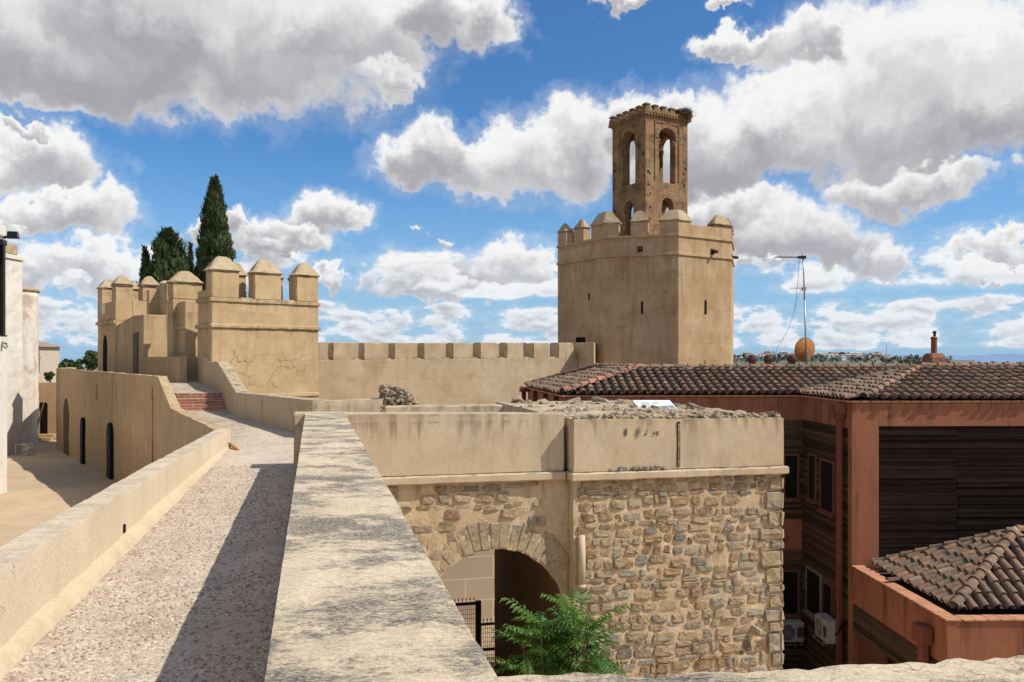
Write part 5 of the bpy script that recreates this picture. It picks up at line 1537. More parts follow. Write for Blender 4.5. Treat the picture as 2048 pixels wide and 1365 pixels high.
# ------------------------------------------------------------------ trees
def cypress(px, Y, pytop, pybase, hw, label, seed, n, lump=.18, shape=None, cat='tree', name='cypress_tree', size=.16, lean=0.0, group=None):
    rng = random.Random(seed); b = P(px, HY, Y); zt = (HY - pytop) / F * Y; z0 = (HY - pybase) / F * Y
    t = thing(name, label, cat, (b.x, b.y, z0), group)
    mb = MB(); mb.tube([Vector((b.x, b.y, -6)), Vector((b.x + lean * .5, b.y, (z0 + zt) / 2)), Vector((b.x + lean, b.y, zt - .4))], .28, 7, r2=.04); mb.build('trunk', M['bark'], t)
    R0 = hw / F * Y; Ht = zt - z0
    prof = shape or (lambda f: (min(1, (f + .06) / .30) ** .6) * (1 - f) ** .62 * 1.22)
    mb = MB(); pts = []
    for k in range(n):
        f = rng.random() ** 1.15; z = z0 + Ht * f
        a = rng.uniform(0, 2 * math.pi)
        r = R0 * min(1.05, prof(f))
        q = Vector((math.cos(a) * 1.6, math.sin(a) * 1.6, z * 1.05 + seed))
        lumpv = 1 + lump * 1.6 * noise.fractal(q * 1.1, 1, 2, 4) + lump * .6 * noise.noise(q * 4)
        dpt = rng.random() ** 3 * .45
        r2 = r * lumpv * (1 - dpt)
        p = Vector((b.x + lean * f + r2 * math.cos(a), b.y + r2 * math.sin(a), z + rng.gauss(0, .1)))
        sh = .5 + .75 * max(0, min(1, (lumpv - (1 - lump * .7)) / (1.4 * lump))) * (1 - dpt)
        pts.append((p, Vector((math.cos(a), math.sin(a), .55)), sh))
    for (p, nn, sh) in pts:
        d = (nn + Vector((rng.gauss(0, .4), rng.gauss(0, .4), rng.gauss(0, .4)))).normalized()
        u = (Vector((rng.gauss(0, .35), rng.gauss(0, .35), 1)) + d * .5).normalized(); s = u.cross(d).normalized()
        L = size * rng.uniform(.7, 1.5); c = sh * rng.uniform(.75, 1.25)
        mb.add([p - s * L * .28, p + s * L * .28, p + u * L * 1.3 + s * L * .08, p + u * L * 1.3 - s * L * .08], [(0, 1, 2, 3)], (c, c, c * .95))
    core = MB(); rings = []
    nn = 22
    for i in range(nn + 1):
        f = i / nn; rr = R0 * min(1.05, prof(f)) * .74 + .01
        rings.append((rr, z0 + Ht * f * .985))
    vs = []; fs = []
    for i, (rr, z) in enumerate(rings):
        for k in range(14):
            a = 2 * math.pi * k / 14; q = Vector((math.cos(a) * 1.6, math.sin(a) * 1.6, z * 1.05 + seed))
            g = rr * (1 + lump * 1.6 * noise.fractal(q * 1.1, 1, 2, 4))
            vs.append(Vector((b.x + lean * i / nn + g * math.cos(a), b.y + g * math.sin(a), z)))
    for i in range(nn):
        for k in range(14): fs.append((i * 14 + k, i * 14 + (k + 1) % 14, (i + 1) * 14 + (k + 1) % 14, (i + 1) * 14 + k))
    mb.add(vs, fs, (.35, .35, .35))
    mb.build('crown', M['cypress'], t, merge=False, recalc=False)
cypress(429.5, 52, 364, 640, 35, 'tallest dark cypress rising behind the cracked tower', 3, 13000, .27, size=.20)
cypress(336, 50, 468, 640, 33, 'broad bushy dark cypress behind the stepped gate tower', 14, 12000, .80, lambda f: min(1, (f + .12) / .3) ** .5 * (1 - f) ** .5 * 1.2 + .02, size=.20)
cypress(291, 50, 502, 640, 11.5, 'small narrow cypress left of the broad bushy one', 24, 2600, .3, size=.16)
cypress(381, 54, 492, 640, 8.5, 'very thin cypress between the broad one and the tallest one', 31, 1700, .3, size=.14)
cypress(370, 56, 513, 640, 9, 'slim cypress tip touching the right side of the broad bushy one', 37, 1500, .3, size=.14)
cypress(483, 50, 555, 640, 9, 'small dark cypress tip showing between merlons of the cracked tower', 41, 1600, .3, size=.14)

def broadleaf(px, py, Y, r, label, seed, stem=True, n=16, size=.13):
    rng = random.Random(seed); b = P(px, py, Y); R0 = r / F * Y
    t = thing('broadleaf_tree', label, 'tree', (b.x, b.y, -4.5))
    mb = MB(); tp = b + Vector((0, 0, -R0 * .2)); mb.tube([Vector((b.x + .3, b.y, -4.5)), Vector((b.x + .1, b.y, b.z - R0 * 1.2)), tp], .12, 6, r2=.04)
    for k in range(7):
        a = rng.uniform(0, 6.28); mb.tube([tp + Vector((0, 0, -R0 * rng.uniform(.2, .8))), tp + Vector((R0 * .8 * math.cos(a), R0 * .8 * math.sin(a), R0 * rng.uniform(-.1, .7)))], .04, 4, r2=.012)
    mb.build('trunk', M['bark'], t, merge=False)
    mb = MB(); 
    for k in range(n):
        a = rng.uniform(0, 6.28); rr = R0 * rng.uniform(.1, .85)
        c = b + Vector((rr * math.cos(a), rr * math.sin(a), R0 * rng.uniform(-.95, .75) * (1.05 - rr / R0 * .6)))
        k_ = rng.uniform(.6, 1.25)
        leaf_cloud(mb, rng, clump_points(rng, c, R0 * rng.uniform(.16, .46), 70, .75), size, (k_, k_, k_), .3, .3)
    mb.build('crown', M['tree'], t, merge=False, recalc=False)
broadleaf(182, 718, 60, 21, 'loose green tree at the foot of the stepped gate tower, left side', 3, size=.16, n=26)
broadleaf(135, 728, 75, 15, 'small olive green tree just right of the tiled far house', 5, n=20)
broadleaf(154, 731, 70, 14, 'low bushy tree between the far house and the loose green tree', 8, n=20)
broadleaf(98, 752, 62, 9, 'little green bush below the tiled roof of the far house', 9, n=10)

# ------------------------------------------------------------------ courtyard and the buildings on the left
def courtyard():
    mb = MB(); g = []; n = 60; m = 44
    for i in range(n + 1):
        for j in range(m + 1):
            x = -32 + 30 * j / m; y = 2 + 48 * i / n
            # keep to the left of the walls
            g.append(Vector((x, y, -4.3 + .05 * noise.fractal(Vector((x * .5, y * .5, 0)), 1, 2, 4))))
    fs = [(i * (m + 1) + j, i * (m + 1) + j + 1, (i + 1) * (m + 1) + j + 1, (i + 1) * (m + 1) + j) for i in range(n) for j in range(m) if not (g[i * (m + 1) + j].x > -5.5 and g[i * (m + 1) + j].y > 12)]
    mb.add(g, fs, smooth=True)
    tag(mb.build('courtyard', M['court_ground'], merge=False), kind='structure')
courtyard()

def left_buildings():
    # white building, nearest
    e = P(15, HY, 26.8)
    t = thing('white_building', 'bright white rendered building at the left edge with a dark window strip', 'building', (e.x - 2, e.y + 2, -4.3))
    zf = lambda py, Y=26.8: (HY - py) / F * Y
    fr = frame(e.x, e.y, -4)
    mb = MB(); mb.box(fr, -7, 0, -7, 0.0, -4.5, zf(673)); mb.build('wall', M['white_wall'], t, bevel=.02)
    mb = MB(); mb.box(fr, -7, -.25, -7, -.02, zf(673), zf(492)); mb.build('upper_wall', M['white_wall'], t)
    mb = MB(); mb.box(fr, -7, -.01, -7, -.01, zf(492), zf(482)); mb.build('lintel', M['metal_dark'], t)
    mb = MB(); mb.box(fr, -7, -.02, -7, -.03, zf(482) + .003, zf(454)); mb.build('parapet', M['white_wall'], t, bevel=.02)
    mb = MB()
    for v in (-.10, -.62, -1.3, -2.4, -3.6):
        mb.box(fr, -.24, -.03, v - .06, v + .05, zf(673) + .03, zf(492) - .003)
    mb.box(fr, -.24, .02, -4, -.02, zf(673) + .002, zf(673) + .03)
    w = mb.build('window', M['metal_dark'], t)
    mb = MB(); mb.box(fr, -.249, -.12, -4, -.15, zf(673) + .031, zf(492) - .01); mb.build('pane', M['glass'], w)
    # floodlight and cameras
    f = thing('floodlight', 'black floodlight on the roof edge of the white building', 'floodlight', P(24, 470, 26.5))
    c = P(25, 470, 26.4); ff = frame(c.x, c.y, 12, c.z)
    mb = MB(); a = [ff(-.17, -.05, -.12), ff(.19, -.05, -.12), ff(.19, .09, -.12), ff(-.17, .09, -.12)]; b = [ff(-.17, .03, .12), ff(.13, .03, .12), ff(.13, .14, .12), ff(-.17, .14, .12)]
    mb.hexa(a, b); mb.build('housing', M['metal_dark'], f, bevel=.012)
    mb = MB(); mb.hexa([ff(-.15, -.058, -.10), ff(.17, -.058, -.10), ff(.17, -.03, -.10), ff(-.15, -.03, -.10)], [ff(-.15, .018, .10), ff(.115, .018, .10), ff(.115, .04, .10), ff(-.15, .04, .10)]); mb.build('lens', M['glass'], f)
    mb = MB(); mb.tube([ff(-.3, .1, -.1), ff(-.1, .1, -.02)], .02, 6); mb.build('bracket', M['metal_dark'], f)
    for (px, py, Y, s, lab) in ((5, 472, 26.4, 1.0, 'white security camera beside the floodlight on the roof edge'), (10, 686, 26.5, .6, 'small white security camera under the dark window strip')):
        q = P(px, py, Y); cam_ = thing('security_camera', lab, 'camera', q, 'security cameras on the white building')
        mb = MB(); mb.tube([q + Vector((-.16 * s, .05, .03 * s)), q + Vector((.10 * s, -.04, -.05 * s))], .06 * s, 10); mb.build('body', M['ac'], cam_)
        mb = MB(); mb.tube([q + Vector((.08 * s, -.035, -.045 * s)), q + Vector((.115 * s, -.045, -.057 * s))], .05 * s, 10); mb.build('lens', M['dark'], cam_)
        mb = MB(); mb.tube([q + Vector((-.05 * s, .05, 0)), q + Vector((-.1 * s, .25, -.22 * s))], .02, 6); mb.build('arm', M['ac'], cam_)
    # tall aged block behind
    Y = 38.4; e = P(45.5, HY, Y); fr = frame(e.x, e.y, -3); z = lambda py: (HY - py) / F * Y
    t = thing('aged_tower_house', 'tall weathered off-white block with a thin cornice behind the white building', 'building', (e.x, e.y, -4.3))
    mb = MB(); mb.box(fr, -3, 0, -4, 0, -4.5, z(523)); mb.build('wall', M['white_aged'], t, bevel=.02, cut=.5, rough=.03)
    mb = MB(); mb.box(fr, -3, .07, -4, .07, z(523), z(514)); mb.build('cornice', M['white_aged'], t, bevel=.02)
    mb = MB(); mb.box(fr, -1.0, -.05, -1.6, -.25, z(514), z(487)); mb.v[5].z -= .12; mb.v[6].z -= .12; mb.build('stump', M['cap'], t, bevel=.06, cut=.3, rough=.04, freq=4)
    Y = 41.8; c = P(58, HY, Y + .6); z = lambda py: (HY - py) / F * Y
    c = P(78, HY, Y + .6); c.x -= 1.62
    t = thing('round_turret', 'rounded turret with eroded plaster and a thin cap', 'turret', (c.x, c.y, -4.3))
    r = .5
    mb = MB(); q = []
    mb.lathe(Vector((c.x, c.y + .3, 0)), [(1.25, -4.5), (1.25, -2), (1.24, 0), (1.24, z(582))], 40); mb.build('wall', M['white_eroded'], t, cut=.3, rough=.03, freq=5)
    mb = MB(); mb.lathe(Vector((c.x, c.y + .3, 0)), [(1.27, z(582)), (1.33, z(579)), (1.33, z(575)), (.9, z(571))], 40); mb.build('cap', M['cap'], t)
    # end of the alley
    Y = 44.5; a = P(60, HY, Y); fr = frame(a.x, a.y, 8); z = lambda py: (HY - py) / F * Y
    t = thing('alley_wall', 'shaded ochre wall closing the alley with a dark doorway', 'wall', (a.x, a.y, -4.3))
    s = lambda px: (px - 60) / F * Y
    mb = MB(); arch_wall(mb, fr, 0, s(132), -4.5, z(766), .5, [(s(84), .24, -4.5, z(805) - .1, semi(.1))]); mb.build('wall', M['tan_court'], t)
    mb = MB(); mb.box(fr, s(70), s(98), .35, .45, -4.5, z(790)); mb.build('door', flat_mat('alley_door', (.05, .035, .028), .9), t)
    mb = MB(); p0 = fr(s(68), -1.0, 0); mb.prism([(p0.x, p0.y), tuple(fr(s(75), -1.0, 0).xy), tuple(fr(s(75), -.2, 0).xy), tuple(fr(s(68), -.2, 0).xy)], -4.5, z(795)); mb.build('brick_jamb', M['step_brick'], t)
    mb = MB(); mb.tube([P(89, 802, 43.3), P(72, 862, 42.9)], .04, 6); mb.build('handrail', M['ac'], t)
    mb = MB()
    for k in range(3): mb.box(fr, s(74), s(112), -.35 * (3 - k) - .2, -.002, -4.5, -4.33 + .14 * (k + .4))
    mb.build('doorstep', M['tan_court'], t)
    # far house with two tiled roofs
    Y = 92; z = lambda py: (HY - py) / F * Y
    l, r_ = P(0, HY, Y), P(80, HY, Y); fr = frame(l.x, l.y, 0); w = r_.x - l.x
    t = thing('far_house', 'cream far house with a hipped tile roof and a lower tiled lean-to', 'house', (l.x + w / 2, Y, -8))
    mb = MB(); mb.box(fr, 0, w, 0, 4, -8, z(694)); mb.build('wall', flat_mat('cream_wall', (.52, .43, .32), .9, .1, 0, .15, 2), t)
    mb = MB(); mb.box(fr, w * .72, w * .78, -.05, .3, z(712), z(696)); mb.build('window', M['frame_red'], t)
    zt, ze = z(679), z(694); o_ = .35
    mb = MB(); mb.add([fr(-o_, -o_, ze), fr(w + o_, -o_, ze), fr(w + o_, 4 + o_, ze), fr(-o_, 4 + o_, ze), fr(w * .45, 2, zt), fr(w * .62, 2, zt)], [(0, 1, 5, 4), (1, 2, 5), (2, 3, 4, 5), (3, 0, 4), (3, 2, 1, 0)], (.30, .20, .14)); mb.build('roof', M['far_roof'], t)
    mb = MB(); mb.hexa([fr(-.5, -4.2, z(747)), fr(w + .6, -4.2, z(747)), fr(w + .1, -.004, z(714) - .1), fr(-.5, -.004, z(714) - .1)], [fr(-.5, -4.2, z(747) + .12), fr(w + .6, -4.2, z(747) + .12), fr(w + .1, -.004, z(714)), fr(-.5, -.004, z(714))], (.30, .2, .14)); mb.build('lean_to_roof', M['far_roof'], t)
    mb = MB(); mb.box(fr, -.3, w + .3, -4.0, -.05, -8, z(746)); mb.build('lean_to_wall', M['tan_wall'], t)
    # small metal rack standing in the courtyard
    t = thing('metal_rack', 'small grey metal frame rack standing on the sand beside the aged block', 'rack', P(44, 901, 36.5))
    Y = 36.8; a, b = P(32, 903, Y), P(55, 903, Y); fr = frame(a.x, a.y, 0, -4.28); w = b.x - a.x
    mb = MB()
    for u in (0, w):
        for v in (0, .45): mb.box(fr, u - .018, u + .018, v - .018, v + .018, 0, .52)
    for zz in (.50, .04):
        mb.box(fr, 0, w, -.015, .015, zz - .015, zz + .015); mb.box(fr, 0, w, .435, .465, zz - .015, zz + .015)
    mb.build('frame', M['steel'], t)
    mb = MB(); mb.hexa([fr(.18, .05, .22), fr(w - .06, .05, .22), fr(w - .06, .42, .30), fr(.18, .42, .30)], [fr(.18, .05, .25), fr(w - .06, .05, .25), fr(w - .06, .42, .33), fr(.18, .42, .33)]); mb.build('shelf', M['steel'], t)
def far_roof_mat():
    m, g, b, pos, nrm = new_mat('far_roof_tiles', .9, .1)
    wv = g.n.new('ShaderNodeTexWave'); wv.inputs['Scale'].default_value = 1.6; wv.inputs['Distortion'].default_value = .6
    g.l.new(pos, wv.inputs['Vector'])
    c = g.mix(wv.outputs[1], (.17, .10, .07), (.36, .25, .18)); c = g.mix(g.ss(g.noise(pos, 2.5, 5), .4, .7, 0, .5), c, (.42, .36, .29))
    g.l.new(c, b.inputs['Base Color']); return m
M['far_roof'] = far_roof_mat()
left_buildings()
# ------------------------------------------------------------------ the red building with tiled roofs
def tile_col(rng, red=.3):
    q = rng.random()
    if q < red: c = (.36, .19, .112)
    elif q < red + .38: c = (.31, .19, .117)
    elif q < .93: c = (.265, .178, .114)
    else: c = (.46, .32, .21)
    k = rng.uniform(.80, 1.04)
    return (c[0] * k, c[1] * k, c[2] * k)

def barrel(mb, rng, a, b, nrm, r0, r1, col, n=6, thick=True):
    """half-round cover tile from a (low end) to b (high end)"""
    ax = (b - a).normalized(); sd_ = ax.cross(nrm).normalized(); up = sd_.cross(ax).normalized()
    vs = []
    for (p, r) in ((a, r0), (b, r1)):
        for k in range(n + 1):
            th = math.pi * k / n
            vs.append(p + sd_ * r * math.cos(th) + up * r * 1.05 * math.sin(th))
    m = n + 1
    fs = [(k, k + 1, m + k + 1, m + k) for k in range(n)]
    mb.add(vs, fs, col, 0, True)
    if thick:   # low end: thickness of the clay, and a near-black face for the shade inside
        vs2 = vs[:m] + [a + ax * .004 + sd_ * (r0 - .016) * math.cos(math.pi * k / n) + up * (r0 - .016) * .92 * math.sin(math.pi * k / n) for k in range(n + 1)]
        mb.add(vs2, [(k + 1, k, m + k, m + k + 1) for k in range(n)], (col[0] * 1.1, col[1] * .95, col[2] * .9))
        mb.add([p + ax * .03 for p in vs2[m:]], [tuple(range(m))], (.015, .010, .008))

def tile_slope(mb, rng, poly, e0, e1, pitch=.27, expo=.35, red=.3, r=.100, jitter=.012):
    e0, e1 = Vector(e0), Vector(e1); poly = [Vector(p) for p in poly]
    s = (e1 - e0).normalized()
    n = Vector((0, 0, 0))
    for i in range(len(poly)): n += (poly[i] - poly[0]).cross(poly[(i + 1) % len(poly)] - poly[0])
    n.normalize()
    if n.z < 0: n = -n
    t = n.cross(s).normalized()
    if t.z < 0: t = -t
    pl = [((p - e0).dot(s), (p - e0).dot(t)) for p in poly]
    s0, s1 = min(p[0] for p in pl), max(p[0] for p in pl)
    mb.add([p - n * .01 for p in poly], [tuple(range(len(poly)))], (.06, .042, .034))
    k = 0; x = s0 + pitch * .5
    while x < s1:
        ys = []
        for i in range(len(pl)):
            (xa, ya), (xb, yb) = pl[i], pl[(i + 1) % len(pl)]
            if (xa - x) * (xb - x) < 0: ys.append(ya + (yb - ya) * (x - xa) / (xb - xa))
        if len(ys) >= 2:
            y0, y1 = min(ys), max(ys)
            # channel between the cover tiles
            yy = y0 - .05 + rng.uniform(-.04, .03); j = 0; dx = rng.uniform(-jitter, jitter)
            while yy < y1 - .08:
                ye = min(yy + expo * 1.18, y1 + .02)
                a = e0 + s * (x + dx + rng.uniform(-jitter, jitter)) + t * yy + n * (.057 + .02 * noise.noise((e0 + s * x + t * yy) * .9) + rng.uniform(-.004, .008))
                b = e0 + s * (x + dx + rng.uniform(-jitter, jitter)) + t * ye + n * .022
                barrel(mb, rng, a, b, n, r, r * .82, tile_col(rng, red + (.3 if j == 0 else 0)))
                yy += expo * rng.uniform(.96, 1.04); j += 1
            yy = y0 - .03
            xc = x + pitch * .5
            while yy < y1 - .1 and xc < s1:
                ye = min(yy + expo, y1)
                c = tile_col(rng, .12); c = tuple(q * .42 for q in c)  # channel colour darkened to stand for the shadow between cover tiles
                w = pitch * .30
                A = e0 + s * xc + t * yy; B = e0 + s * xc + t * ye
                mb.add([A - s * w + n * .045, A + n * .012, A + s * w + n * .045, B - s * w + n * .03, B + n * -.002, B + s * w + n * .03], [(0, 1, 4, 3), (1, 2, 5, 4)], c)
                yy += expo
        x += pitch; k += 1

def ridge_tiles(mb, rng, a, b, r=.115, expo=.40, red=.45, col=None):
    a, b = Vector(a), Vector(b); d = (b - a); L = d.length; d.normalize(); y = 0
    sd_ = d.cross(Vector((0, 0, 1))).normalized(); up = sd_.cross(d).normalized()
    if up.z < 0: up = -up
    while y < L - .05:
        p = a + d * y + up * .05 + up * .015; q = a + d * min(L + .03, y + expo * 1.12) + up * .04
        c = col if col else tile_col(rng, red)
        k = rng.uniform(.85, 1.15)
        barrel(mb, rng, p, q, up, r, r * .85, tuple(x * k for x in c), 8)
        y += expo

RB = frame(9.05, 22.0, 1.3)
EZ = -1.05
def red_building():
    rng = random.Random(77)
    t = thing('terracotta_building', 'large terracotta building with clay tile roofs and dark boarded walls', 'building', tuple(RB(3, 4, -10.5)))
    UL = -7.38; rear = 11.0; UR = 16.0
    # walls
    mb = MB()
    mb.box(RB, UL, .0, 3.5, 9, -10.8, EZ - .10); mb.box(RB, .0, UR, 0.004, 9, -10.8, EZ - .10)
    core = mb.build('wall', M['terracotta'], t)
    # slanted left end
    a, b = RB(UL, 3.5, 0), P(1056, HY, 33.0)
    mb = MB(); mb.prism([tuple(a.xy), (a.x + 2, a.y + .02), (b.x + 2, b.y), tuple(b.xy)], -10.8, EZ - .08); mb.build('end_wall', M['terracotta'], t)
    # openings and hoppers in the end wall
    d = (Vector(b.xy) - Vector(a.xy)).normalized(); EW = frame(a.x, a.y, math.degrees(math.atan2(d.y, d.x)))
    for s in (1.0, 3.1, 5.4):
        mb = MB(); mb.box(EW, s, s + .55, 0.005, .16, EZ - .62, EZ - .12); mb.build('hopper', M['pipe'], t, bevel=.03)
    mb = MB(); mb.box(EW, 7.3, 7.75, .0, .35, EZ - .22, EZ - .05); mb.tube([EW(7.5, .2, EZ - .2), EW(7.5, .2, EZ - 3)], .09, 8); mb.build('downpipe', M['pipe'], t)
    # eave boards
    mb = MB()
    mb.box(RB, UL - .10, -.05, 3.44, 3.6, EZ - .09, EZ - .035); mb.box(RB, -.10, UR, -.085, .1, EZ - .09, EZ - .035); mb.box(RB, -.10, .1, .1, 3.6, EZ - .088, EZ - .037)
    p0, p1 = Vector(EW(-.1, .10, 0).xy), Vector(EW(9.2, .10, 0).xy)
    mb.prism([tuple(p0), tuple(p1), (p1.x + .3, p1.y), (p0.x + .3, p0.y)], EZ - .092, EZ - .033)
    mb.build('eave', M['coping'], t, bevel=.008)
    # roofs
    zr = -.315; zr2 = -.26
    E0, E1 = RB(UL - .10, 3.42, EZ), RB(.6, 3.42, EZ)
    Pf = P(1275, HY, 27.8); Pf.z = zr; Pr = P(1192, HY, 30.8); Pr.z = zr + .02
    Rr = RB(UR, 5.9, zr)
    Er = P(1052, HY, 33.1); Er.z = EZ
    mb = MB(); tile_slope(mb, rng, [E0, RB(UR, 3.42, EZ), Rr, Pf], E0, RB(UR, 3.42, EZ), red=.26)
    mb.build('roof_slope', M['tile'], t, merge=False, recalc=False)
    mb = MB(); tile_slope(mb, rng, [Er, E0, Pf, Pr], Er, E0, red=.2); mb.build('roof_slope', M['tile'], t, merge=False, recalc=False)
    Bk = RB(UR, 11, EZ)
    mb = MB(); mb.add([Pr + Vector((0, 0, -.02)), Er, Vector((Bk.x, Bk.y, EZ)), Vector((Rr.x, Rr.y, zr - .02)), Pf + Vector((0, 0, -.02))], [(0, 1, 2), (0, 2, 3, 4)], (.16, .09, .06)); mb.build('roof_back', M['tile'], t, merge=False)
    mb = MB(); ridge_tiles(mb, rng, E0 + Vector((.05, 0, .02)), Pf, .12, .40, col=(.44, .19, .115)); mb.build('hip_ridge', M['tile'], t, merge=False, recalc=False)
    mb = MB(); ridge_tiles(mb, rng, Er, Pr, .11); ridge_tiles(mb, rng, Pr, Pf, .11); ridge_tiles(mb, rng, Pf, Rr, .115, .42); mb.build('ridge', M['tile'], t, merge=False, recalc=False)
    # right wing
    Pk = P(1841, HY, 24.75); Pk.z = zr2; Rk = RB(UR, 2.75, zr2)
    G0, G1 = RB(-.10, -.08, EZ), RB(UR, -.08, EZ)
    H0 = RB(.28, -.08, EZ)
    mb = MB(); tile_slope(mb, rng, [H0, G1, Rk, Pk], H0, G1, red=.30); mb.build('roof_slope', M['tile'], t, merge=False, recalc=False)
    K0 = RB(-.10, 3.45, EZ)
    mb = MB(); tile_slope(mb, rng, [K0, RB(-.10, .0, EZ), H0 + Vector((0, .02, 0)), Pk], K0, RB(-.10, .0, EZ), red=.12, r=.09); mb.build('roof_slope', M['tile'], t, merge=False, recalc=False)
    vb = RB(3.2, 5.8, zr2 - .6)
    mb = MB(); mb.add([K0 + Vector((0, 0, -.01)), Pk + Vector((0, 0, -.012)), Rk + Vector((0, 0, -.012)), RB(UR, 5.5, EZ + .3), RB(3.3, 5.6, zr - .05)], [(0, 1, 4), (1, 2, 3, 4)], (.14, .09, .065)); mb.build('roof_back', M['tile'], t, merge=False)
    mb = MB(); ridge_tiles(mb, rng, H0, Pk, .12, .40, red=.2); mb.build('hip_ridge', M['tile'], t, merge=False, recalc=False)
    mb = MB(); ridge_tiles(mb, rng, Pk, Rk, .12, .50, red=.5); mb.build('ridge', M['tile'], t, merge=False, recalc=False)
    mb = MB(); ridge_tiles(mb, rng, K0 + Vector((0, 0, .02)), Pk, .09, .42, red=.05); mb.build('valley_ridge', M['tile'], t, merge=False, recalc=False)
    # boarded front of the right wing
    def board_panel(name, u0, u1, z0, z1, v, fr, h=.115, mat=None, axis='u', gap=.012):
        mb = MB(); z = z1
        r2 = random.Random(int(u0 * 100) + 7)
        while z - h > z0:
            k = r2.uniform(.5, 1.5); tilt = r2.uniform(.006, .024)
            c = (k, k * .98, k * .96)
            b = [fr(u0, v - tilt, z - h + gap), fr(u1, v - tilt, z - h + gap), fr(u1, v + .03, z - h + gap), fr(u0, v + .03, z - h + gap)]
            q = [fr(u0, v - .004, z), fr(u1, v - .004, z), fr(u1, v + .03, z), fr(u0, v + .03, z)]
            mb.hexa(b, q, c); z -= h
        return mb.build(name, mat or M['boards'], t, merge=False)
    x0 = .71
    while x0 < UR:
        x1 = min(UR, x0 + 2.12)
        board_panel('board_panel', x0 + .006, x1 - .006, -6.0, EZ - .73, -.012, RB)
        x0 = x1
    mb = MB(); mb.box(RB, -.03, .70, -.045, -.0, -10.8, EZ - .095); mb.box(RB, .701, UR, -.045, -.0, EZ - .72, EZ - .095)
    mb.build('front_band', M['terracotta'], t, bevel=.008)
    # left side of the right wing: render band over dark boards
    S = lambda v, o, z: RB(o, v, z)       # along v, outwards is -u
    def sidebox(mb, v0, v1, o0, o1, z0, z1, c=(1, 1, 1)): mb.box(RB, o0, o1, v0, v1, z0, z1, c)
    mb = MB(); sidebox(mb, .0, 3.49, -.05, -.001, EZ - .78, EZ - .09); sidebox(mb, -.0, .10, -.055, -.001, -10.8, EZ - .782)
    mb.build('side_band', M['terracotta'], t)
    frs = frame(RB(0, 3.49, 0).x, RB(0, 3.49, 0).y, 1.3 - 90)   # u runs towards the camera, v to the left... outward is -v
    board_panel('side_boards', .01, 3.36, -10.6, EZ - .785, -.02, frs, h=.09, mat=M['boards_side'])
    # main wing front under the eaves
    board_panel('front_boards', 5.0 + UL, -.02, -4.95, EZ - .80, 3.48, RB, h=.09, mat=M['boards_side'])
    board_panel('front_boards', 5.0 + UL, -.02, -10.5, -5.85, 3.48, RB, h=.09, mat=M['boards_side'])
    def win(fr, s0, s1, z0, z1, v, fm, split=None):
        mb = MB(); w = .06
        mb.box(fr, s0, s1, v - .06, v + .02, z0, z0 + w); mb.box(fr, s0, s1, v - .06, v + .02, z1 - w, z1); mb.box(fr, s0, s0 + w, v - .058, v + .02, z0 + w, z1 - w); mb.box(fr, s1 - w, s1, v - .058, v + .02, z0 + w, z1 - w)
        if split: mb.box(fr, split - .03, split + .03, v - .055, v + .02, z0 + w, z1 - w)
        mb.box(fr, s0 - .04, s1 + .04, v - .12, v - .03, z0 - .05, z0 - .002)
        f = mb.build('window', fm, t)
        mb = MB(); mb.box(fr, s0 + .02, s1 - .02, v - .045, v + .01, z0 + .02, z1 - .02); mb.build('pane', M['glass'], f)
    for (pa, pb, ya, yb, fm) in ((1622, 1636, 908, 1002, M['frame_red']), (1645, 1671, 920, 1026, M['frame_red']), (1618, 1646, 1140, 1232, M['frame_white']), (1649, 1668, 1165, 1250, M['frame_red']), (1671, 1683, 1195, 1265, M['frame_red'])):
        Ya, Yb = 9.0 / ((pa - CX) / F), 9.0 / ((pb - CX) / F)
        sa, sb = 25.49 - Ya, 25.49 - Yb; Ym = (Ya + Yb) / 2
        win(frs, sa, sb, (HY - yb) / F * Ym, (HY - ya) / F * Ym, -.03, fm)
    for (pa, pb, ya, yb, fm) in ((1566, 1598, 908, 1000, M['frame_red']), (1563, 1599, 1140, 1232, M['frame_red']), (1480, 1540, 908, 1000, M['frame_red'])):
        k = 25.4 / F; o = RB(0, 3.48, 0)
        win(RB, (pa - CX) * k - 9.05 + .08, (pb - CX) * k - 9.05 + .08, (HY - yb) * k, (HY - ya) * k, 3.46, fm)
    # drain pipe with hopper on the corner
    mb = MB(); mb.box(RB, -.36, -.06, .18, .52, EZ - .42, EZ - .13); mb.box(RB, -.32, -.09, .22, .48, EZ - .56, EZ - .421)
    mb.build('hopper', M['pipe'], t, bevel=.01)
    mb = MB(); mb.box(RB, -.27, -.13, .28, .42, -10.6, EZ - .56); mb.build('downpipe', M['pipe'], t, bevel=.02)
    # chimney
    c = P(1868, HY, 27.6); z = lambda py: (HY - py) / F * 27.6; fr = frame(c.x, c.y, 8)
    mb = MB(); mb.box(fr, -.28, .28, -.25, .25, -.7, z(715)); mb.prism([tuple(fr(x, y, 0).xy) for x, y in ((-.28, -.25), (.28, -.25), (.28, .25), (-.28, .25))], z(715), z(707), poly2=[tuple(fr(x, y, 0).xy) for x, y in ((-.21, -.18), (.21, -.18), (.21, .18), (-.21, .18))])
    ch = mb.build('chimney', M['chimney'], t, bevel=.03, seg=2, cut=.12, rough=.012, freq=6)
    mb = MB(); prof = [(.095, z(709))]
    for k in range(9): zz = z(707) + (z(679) - z(707)) * k / 8; prof += [(.092, zz), (.098, zz + .01), (.092, zz + .02)]
    prof += [(.115, z(678)), (.115, z(676)), (.08, z(674)), (.03, z(673))]
    mb.lathe(Vector((c.x, c.y, 0)), prof, 12); mb.build('chimney_pot', M['pot'], ch)
